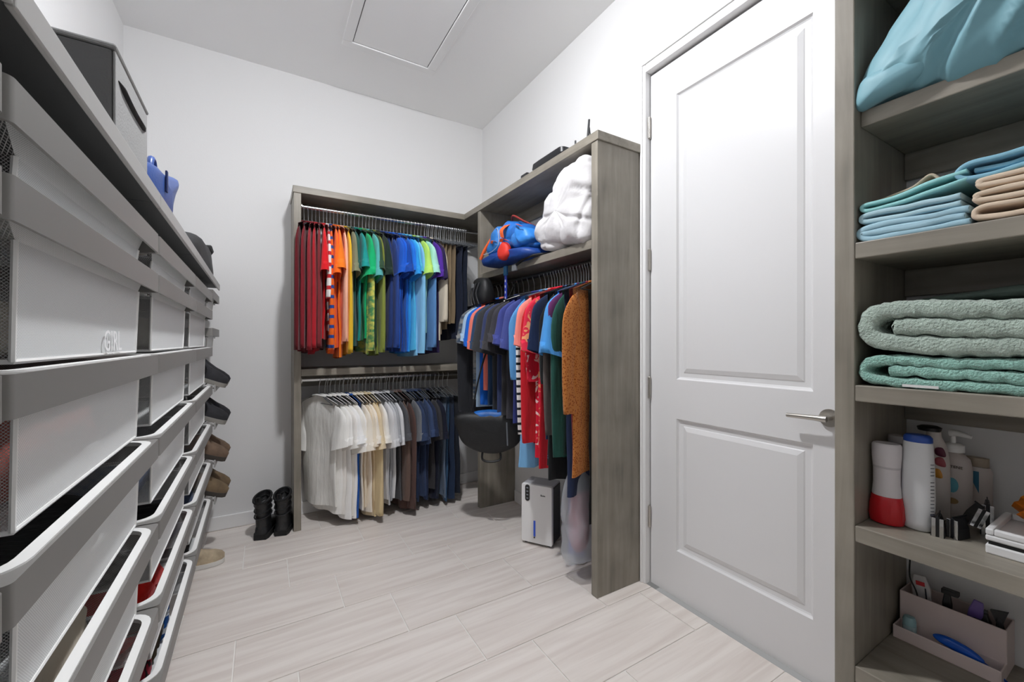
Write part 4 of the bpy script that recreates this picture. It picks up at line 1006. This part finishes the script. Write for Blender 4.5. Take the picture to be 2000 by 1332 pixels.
t = thing('shampoo_bottle', 'white shampoo bottle with blue corner behind the pump bottle', 'bottle', (1.572, .303, z))
G().lathe([(.022, 0), (.027, .004), (.027, .125), (.023, .135), (.001, .136)], 24, sx=.6).build('body', P_('ivory_white', '#c6bdb8', .35), t, True, ang=50)
G().lathe([(.0205, .1362), (.021, .138), (.021, .158), (.001, .160)], 24, sx=.6).build('cap', P_('tan_cap', '#a89a88', .4), t, True, ang=50)
G().quad((-.0166, .016, .125), (-.0166, -.006, .125), (-.0166, -.006, .07)).build('label_corner', P_('teal_label', '#33708c', .5), t)
# black and chrome clips
for i, (x, y, zz, rz, ry) in enumerate(((1.365, .325, 0, .15, 0), (1.385, .297, 0, -.25, 0), (1.425, .285, .028, .5, .35), (1.475, .268, .0, .2, 0))):
    t = thing('metal_clip', ['black and chrome clip beside the white blue-capped bottle', 'second black and chrome clip leaning behind the first', 'black and chrome clip lying across the other clips', 'tall black clip standing against the white shampoo bottle'][i], 'clip', (x, y, z+zz), rz, 'black and chrome clips on the toiletry shelf')
    t.rotation_euler = (ry, 0, rz)
    hh = .046 if i < 3 else .075
    G().loft([[(-.02, -.012, 0), (.02, -.012, 0), (.02, .012, 0), (-.02, .012, 0)], [(-.02, -.010, hh*.5), (.02, -.010, hh*.5), (.02, .010, hh*.5), (-.02, .010, hh*.5)], [(-.02, -.003, hh), (.02, -.003, hh), (.02, .003, hh), (-.02, .003, hh)]]).build('body', BLACKP, t, bevel=.001)
    G().box(-.0225, -.0202, -.010, -.003, 0, hh*.95).build('edge_bar', CHROME, t, bevel=.0006)
    G().box(-.0225, -.0202, .003, .010, 0, hh*.95).build('edge_bar', CHROME, t, bevel=.0006)
    G().box(-.02, .03, -.001, .001, hh, hh+.004).build('lever', BLACKP, t)
# white tray with a dark gap, orange pouf
t = thing('drawer_box', 'low white box with a dark front gap and open tray top', 'box', (1.335, .246, z))
WT = P_('satin_white', '#e6e6e6', .4)
G().box(0, .17, -.40, 0, 0, .020).build('base', WT, t, bevel=.003)
G().box(.004, .166, -.396, -.004, .0202, .028).build('gap', BLACKR, t)
G().box(0, .17, -.40, 0, .0282, .040).build('deck', WT, t, bevel=.003)
for (a, b, c, d) in ((0, .17, -.012, 0), (0, .012, -.40, -.0125), (.158, .17, -.40, -.0125)):
    G().box(a, b, c, d, .0402, .054).build('tray_edge', WT, t, bevel=.003)
t = thing('bath_pouf', 'fluffy orange bath pouf resting on the white box', 'bath pouf', (1.455, .172, z+.084))
OP = plain('orange_net', '#e07a12', .6); g = G(); rr = random.Random(4)
R = []
for j in range(13):
    ph_ = PI*j/12; ring = []
    for i in range(26):
        a = 2*PI*i/26; v = Vector((math.sin(ph_)*math.cos(a), math.sin(ph_)*math.sin(a), math.cos(ph_)))
        r = .042*(1+.22*math.sin(9*a+3*j)*math.sin(ph_)+.12*rr.uniform(-1, 1)); ring.append(v*r)
    R.append(ring)
g.loft(R).build('net', OP, t, True, ang=20)
G().tube(smooth_curve([(0, 0, .03), (.02, .02, .06), (.03, .0, .065), (.01, -.01, .035)], 4, False), .002, 6).build('cord', LW, t, True)
# organiser
z = S[4]
PK = P_('pinkish_white_plastic', '#d6c6c2', .45)
t = thing('organiser_bin', 'pinkish white plastic organiser with a front tray on the lower shelf', 'organiser', (1.475, .440, z))
wl = -.195
def shell(x0, x1, y0, y1, z0, z1, th, nm):
    g = G(); r_o = [(x0, y0), (x1, y0), (x1, y1), (x0, y1)]; r_i = [(x0+th, y0+th), (x1-th, y0+th), (x1-th, y1-th), (x0+th, y1-th)]
    g.loft([[(*p, z0) for p in r_o], [(*p, z1) for p in r_o], [(*p, z1) for p in r_i], [(*p, z0+th) for p in r_i]]); return g.build(nm, PK, t, bevel=.002)
shell(.046, .124, wl, 0, 0, .112, .0035, 'deep_bin')
shell(-.004, .0455, wl, 0, 0, .034, .0035, 'front_tray')
t2 = thing('roll_on_stick', 'pale aqua roll-on stick in the organiser tray', 'toiletry', (1.494, .412, z+.0035))
G().lathe([(.012, 0), (.014, .003), (.0145, .035), (.0145, .036)], 20, sx=.85).build('base', P_('clear_aqua', '#a5bcc0', .25), t2, True, ang=50)
G().lathe([(.0140, .0362), (.0140, .05), (.011, .058), (.001, .061)], 20, sx=.85).build('cap', P_('aqua_cap', '#8fb3b8', .3), t2, True, ang=50)
t2 = thing('hair_clip', 'blue glossy hair comb lying in the organiser tray', 'comb', (1.492, .31, z+.030))
o = puff([(.055, .014), (.03, .022), (-.01, .016), (-.035, .0), (-.02, -.010), (.03, -.002), (.05, .004)], 'x', -.010, .010, 2.5, 0, 10, 10, 6).build('handle', P_('glossy_blue', '#1556c0', .18), t2, True, ang=90)
G().loft([[(-.006, -.03, -.002), (.006, -.03, -.002), (.006, -.02, -.016), (-.006, -.02, -.016)], [(-.001, -.072, -.023), (.001, -.072, -.023), (.001, -.071, -.026), (-.001, -.071, -.026)]]).build('blade', P_('deep_blue_gloss', '#123f96', .2), t2)
def upright_item(nm, label, cat, x, y, hh, m, w=.012, d=.008, lean=0, extra=None):
    q = thing(nm, label, cat, (x, y, z+.0035)); q.rotation_euler = (lean, 0, 0)
    G().loft([[(-d, -w, 0), (d, -w, 0), (d, w, 0), (-d, w, 0)], [(-d, -w*1.1, hh*.8), (d, -w*1.1, hh*.8), (d, w*1.1, hh*.8), (-d, w*1.1, hh*.8)], [(-d*.6, -w*.7, hh), (d*.6, -w*.7, hh), (d*.6, w*.7, hh), (-d*.6, w*.7, hh)]]).build('body', m, q, bevel=.002)
    if extra: extra(q, hh)
    return q
def red_print(q, hh):
    G().box(-.0075, -.0066, -.010, .008, hh-.026, hh-.015).build('red_mark', P_('red_print', '#c4252c', .5), q)
    G().box(-.0075, -.0066, -.012, -.009, hh-.062, hh-.030).build('dark_mark', P_('ink', '#2b2b33', .5), q)
upright_item('ointment_tube', 'white and red ointment tube standing in the organiser', 'tube', 1.555, .395, .155, P_('paper_white', '#c9c6c6', .5), .017, .006, -.08, red_print)
upright_item('razor', 'black razor with a bent head standing in the organiser', 'razor', 1.548, .352, .135, BLACKP, .008, .007, 0, lambda q, hh: G().box(-.010, .008, -.022, .010, hh, hh+.012).build('head', BLACKP, q, bevel=.002))
upright_item('comb', 'translucent purple comb standing in the organiser', 'comb', 1.550, .318, .145, plain('purple_clear', '#7a62b0', .3, alpha=.75), .012, .004, .15)
upright_item('claw_clip', 'black claw clip in the middle of the organiser', 'hair clip', 1.555, .292, .118, BLACKP, .014, .010, 0, lambda q, hh: G().box(-.006, .006, -.010, .012, hh, hh+.006).build('grip', P_('dark_shine', '#2b3138', .2), q, bevel=.001))
upright_item('eyelash_tool', 'black pointed clip at the end of the organiser', 'hair clip', 1.545, .255, .125, BLACKP, .006, .006, -.05, lambda q, hh: G().loft([[(-.003, -.006, hh*.9), (.003, -.006, hh*.9), (.003, .006, hh*.9), (-.003, .006, hh*.9)], [(-.004, -.016, hh+.018), (.004, -.016, hh+.018), (.004, .014, hh+.012), (-.004, .014, hh+.012)]]).build('jaw', BLACKP, q))
t2 = thing('charger_cable', 'thin black cable dangling beside the ointment tube', 'cable', (1.54, .420, z+.01))
G().tube(smooth_curve([(0, -.02, .02), (-.004, -.012, .10), (0, .004, .14), (.01, .006, .19)], 5, False), .002, 6).build('cord', BLACKR, t2, True)
G().box(-.005, .005, -.006, .006, -.005, .02).build('plug', BLACKP, t2, bevel=.001)

# ---------------------------------------------------------------- pieces of parts go one level deeper
SUB = {'rim': ('band',), 'wire_edge': ('base_panel',), 'lettering': ('front_panel', 'body'), 'lace': ('shaft', 'upper'), 'stripe': ('upper',), 'pull_loop': ('shaft',), 'padding_seam': ('shaft',),
       'handle_slit': ('front_panel',), 'pump_head': ('pump_collar',), 'print_line': ('body',), 'scale_print': ('body',), 'badge_print': ('body',), 'almond_print': ('body',), 'nut_print': ('body',),
       'fruit_print': ('body',), 'label': ('body',), 'label_band': ('body',), 'label_corner': ('body',), 'control_icon': ('control_panel',), 'logo_mark': ('front_panel',), 'window_mark': ('water_window',), 'vent_rib': ('body',), 'antenna': ('body',),
       'print_mark': ('ribbon',), 'red_mark': ('body',), 'dark_mark': ('body',), 'patch_trim': ('patch',), 'trouser_bar': ('shoulder_bar',), 'quilt_seam': ('quilt',)}
for root in [o for o in COL.objects if o.parent is None and o.type == 'EMPTY']:
    kids = list(root.children)
    for k in kids:
        for want in SUB.get(k.name.split('.')[0], ()):
            p = next((q for q in kids if q.name.split('.')[0] == want and q.location.length < 1e-6), None)
            if p: k.parent = p; break
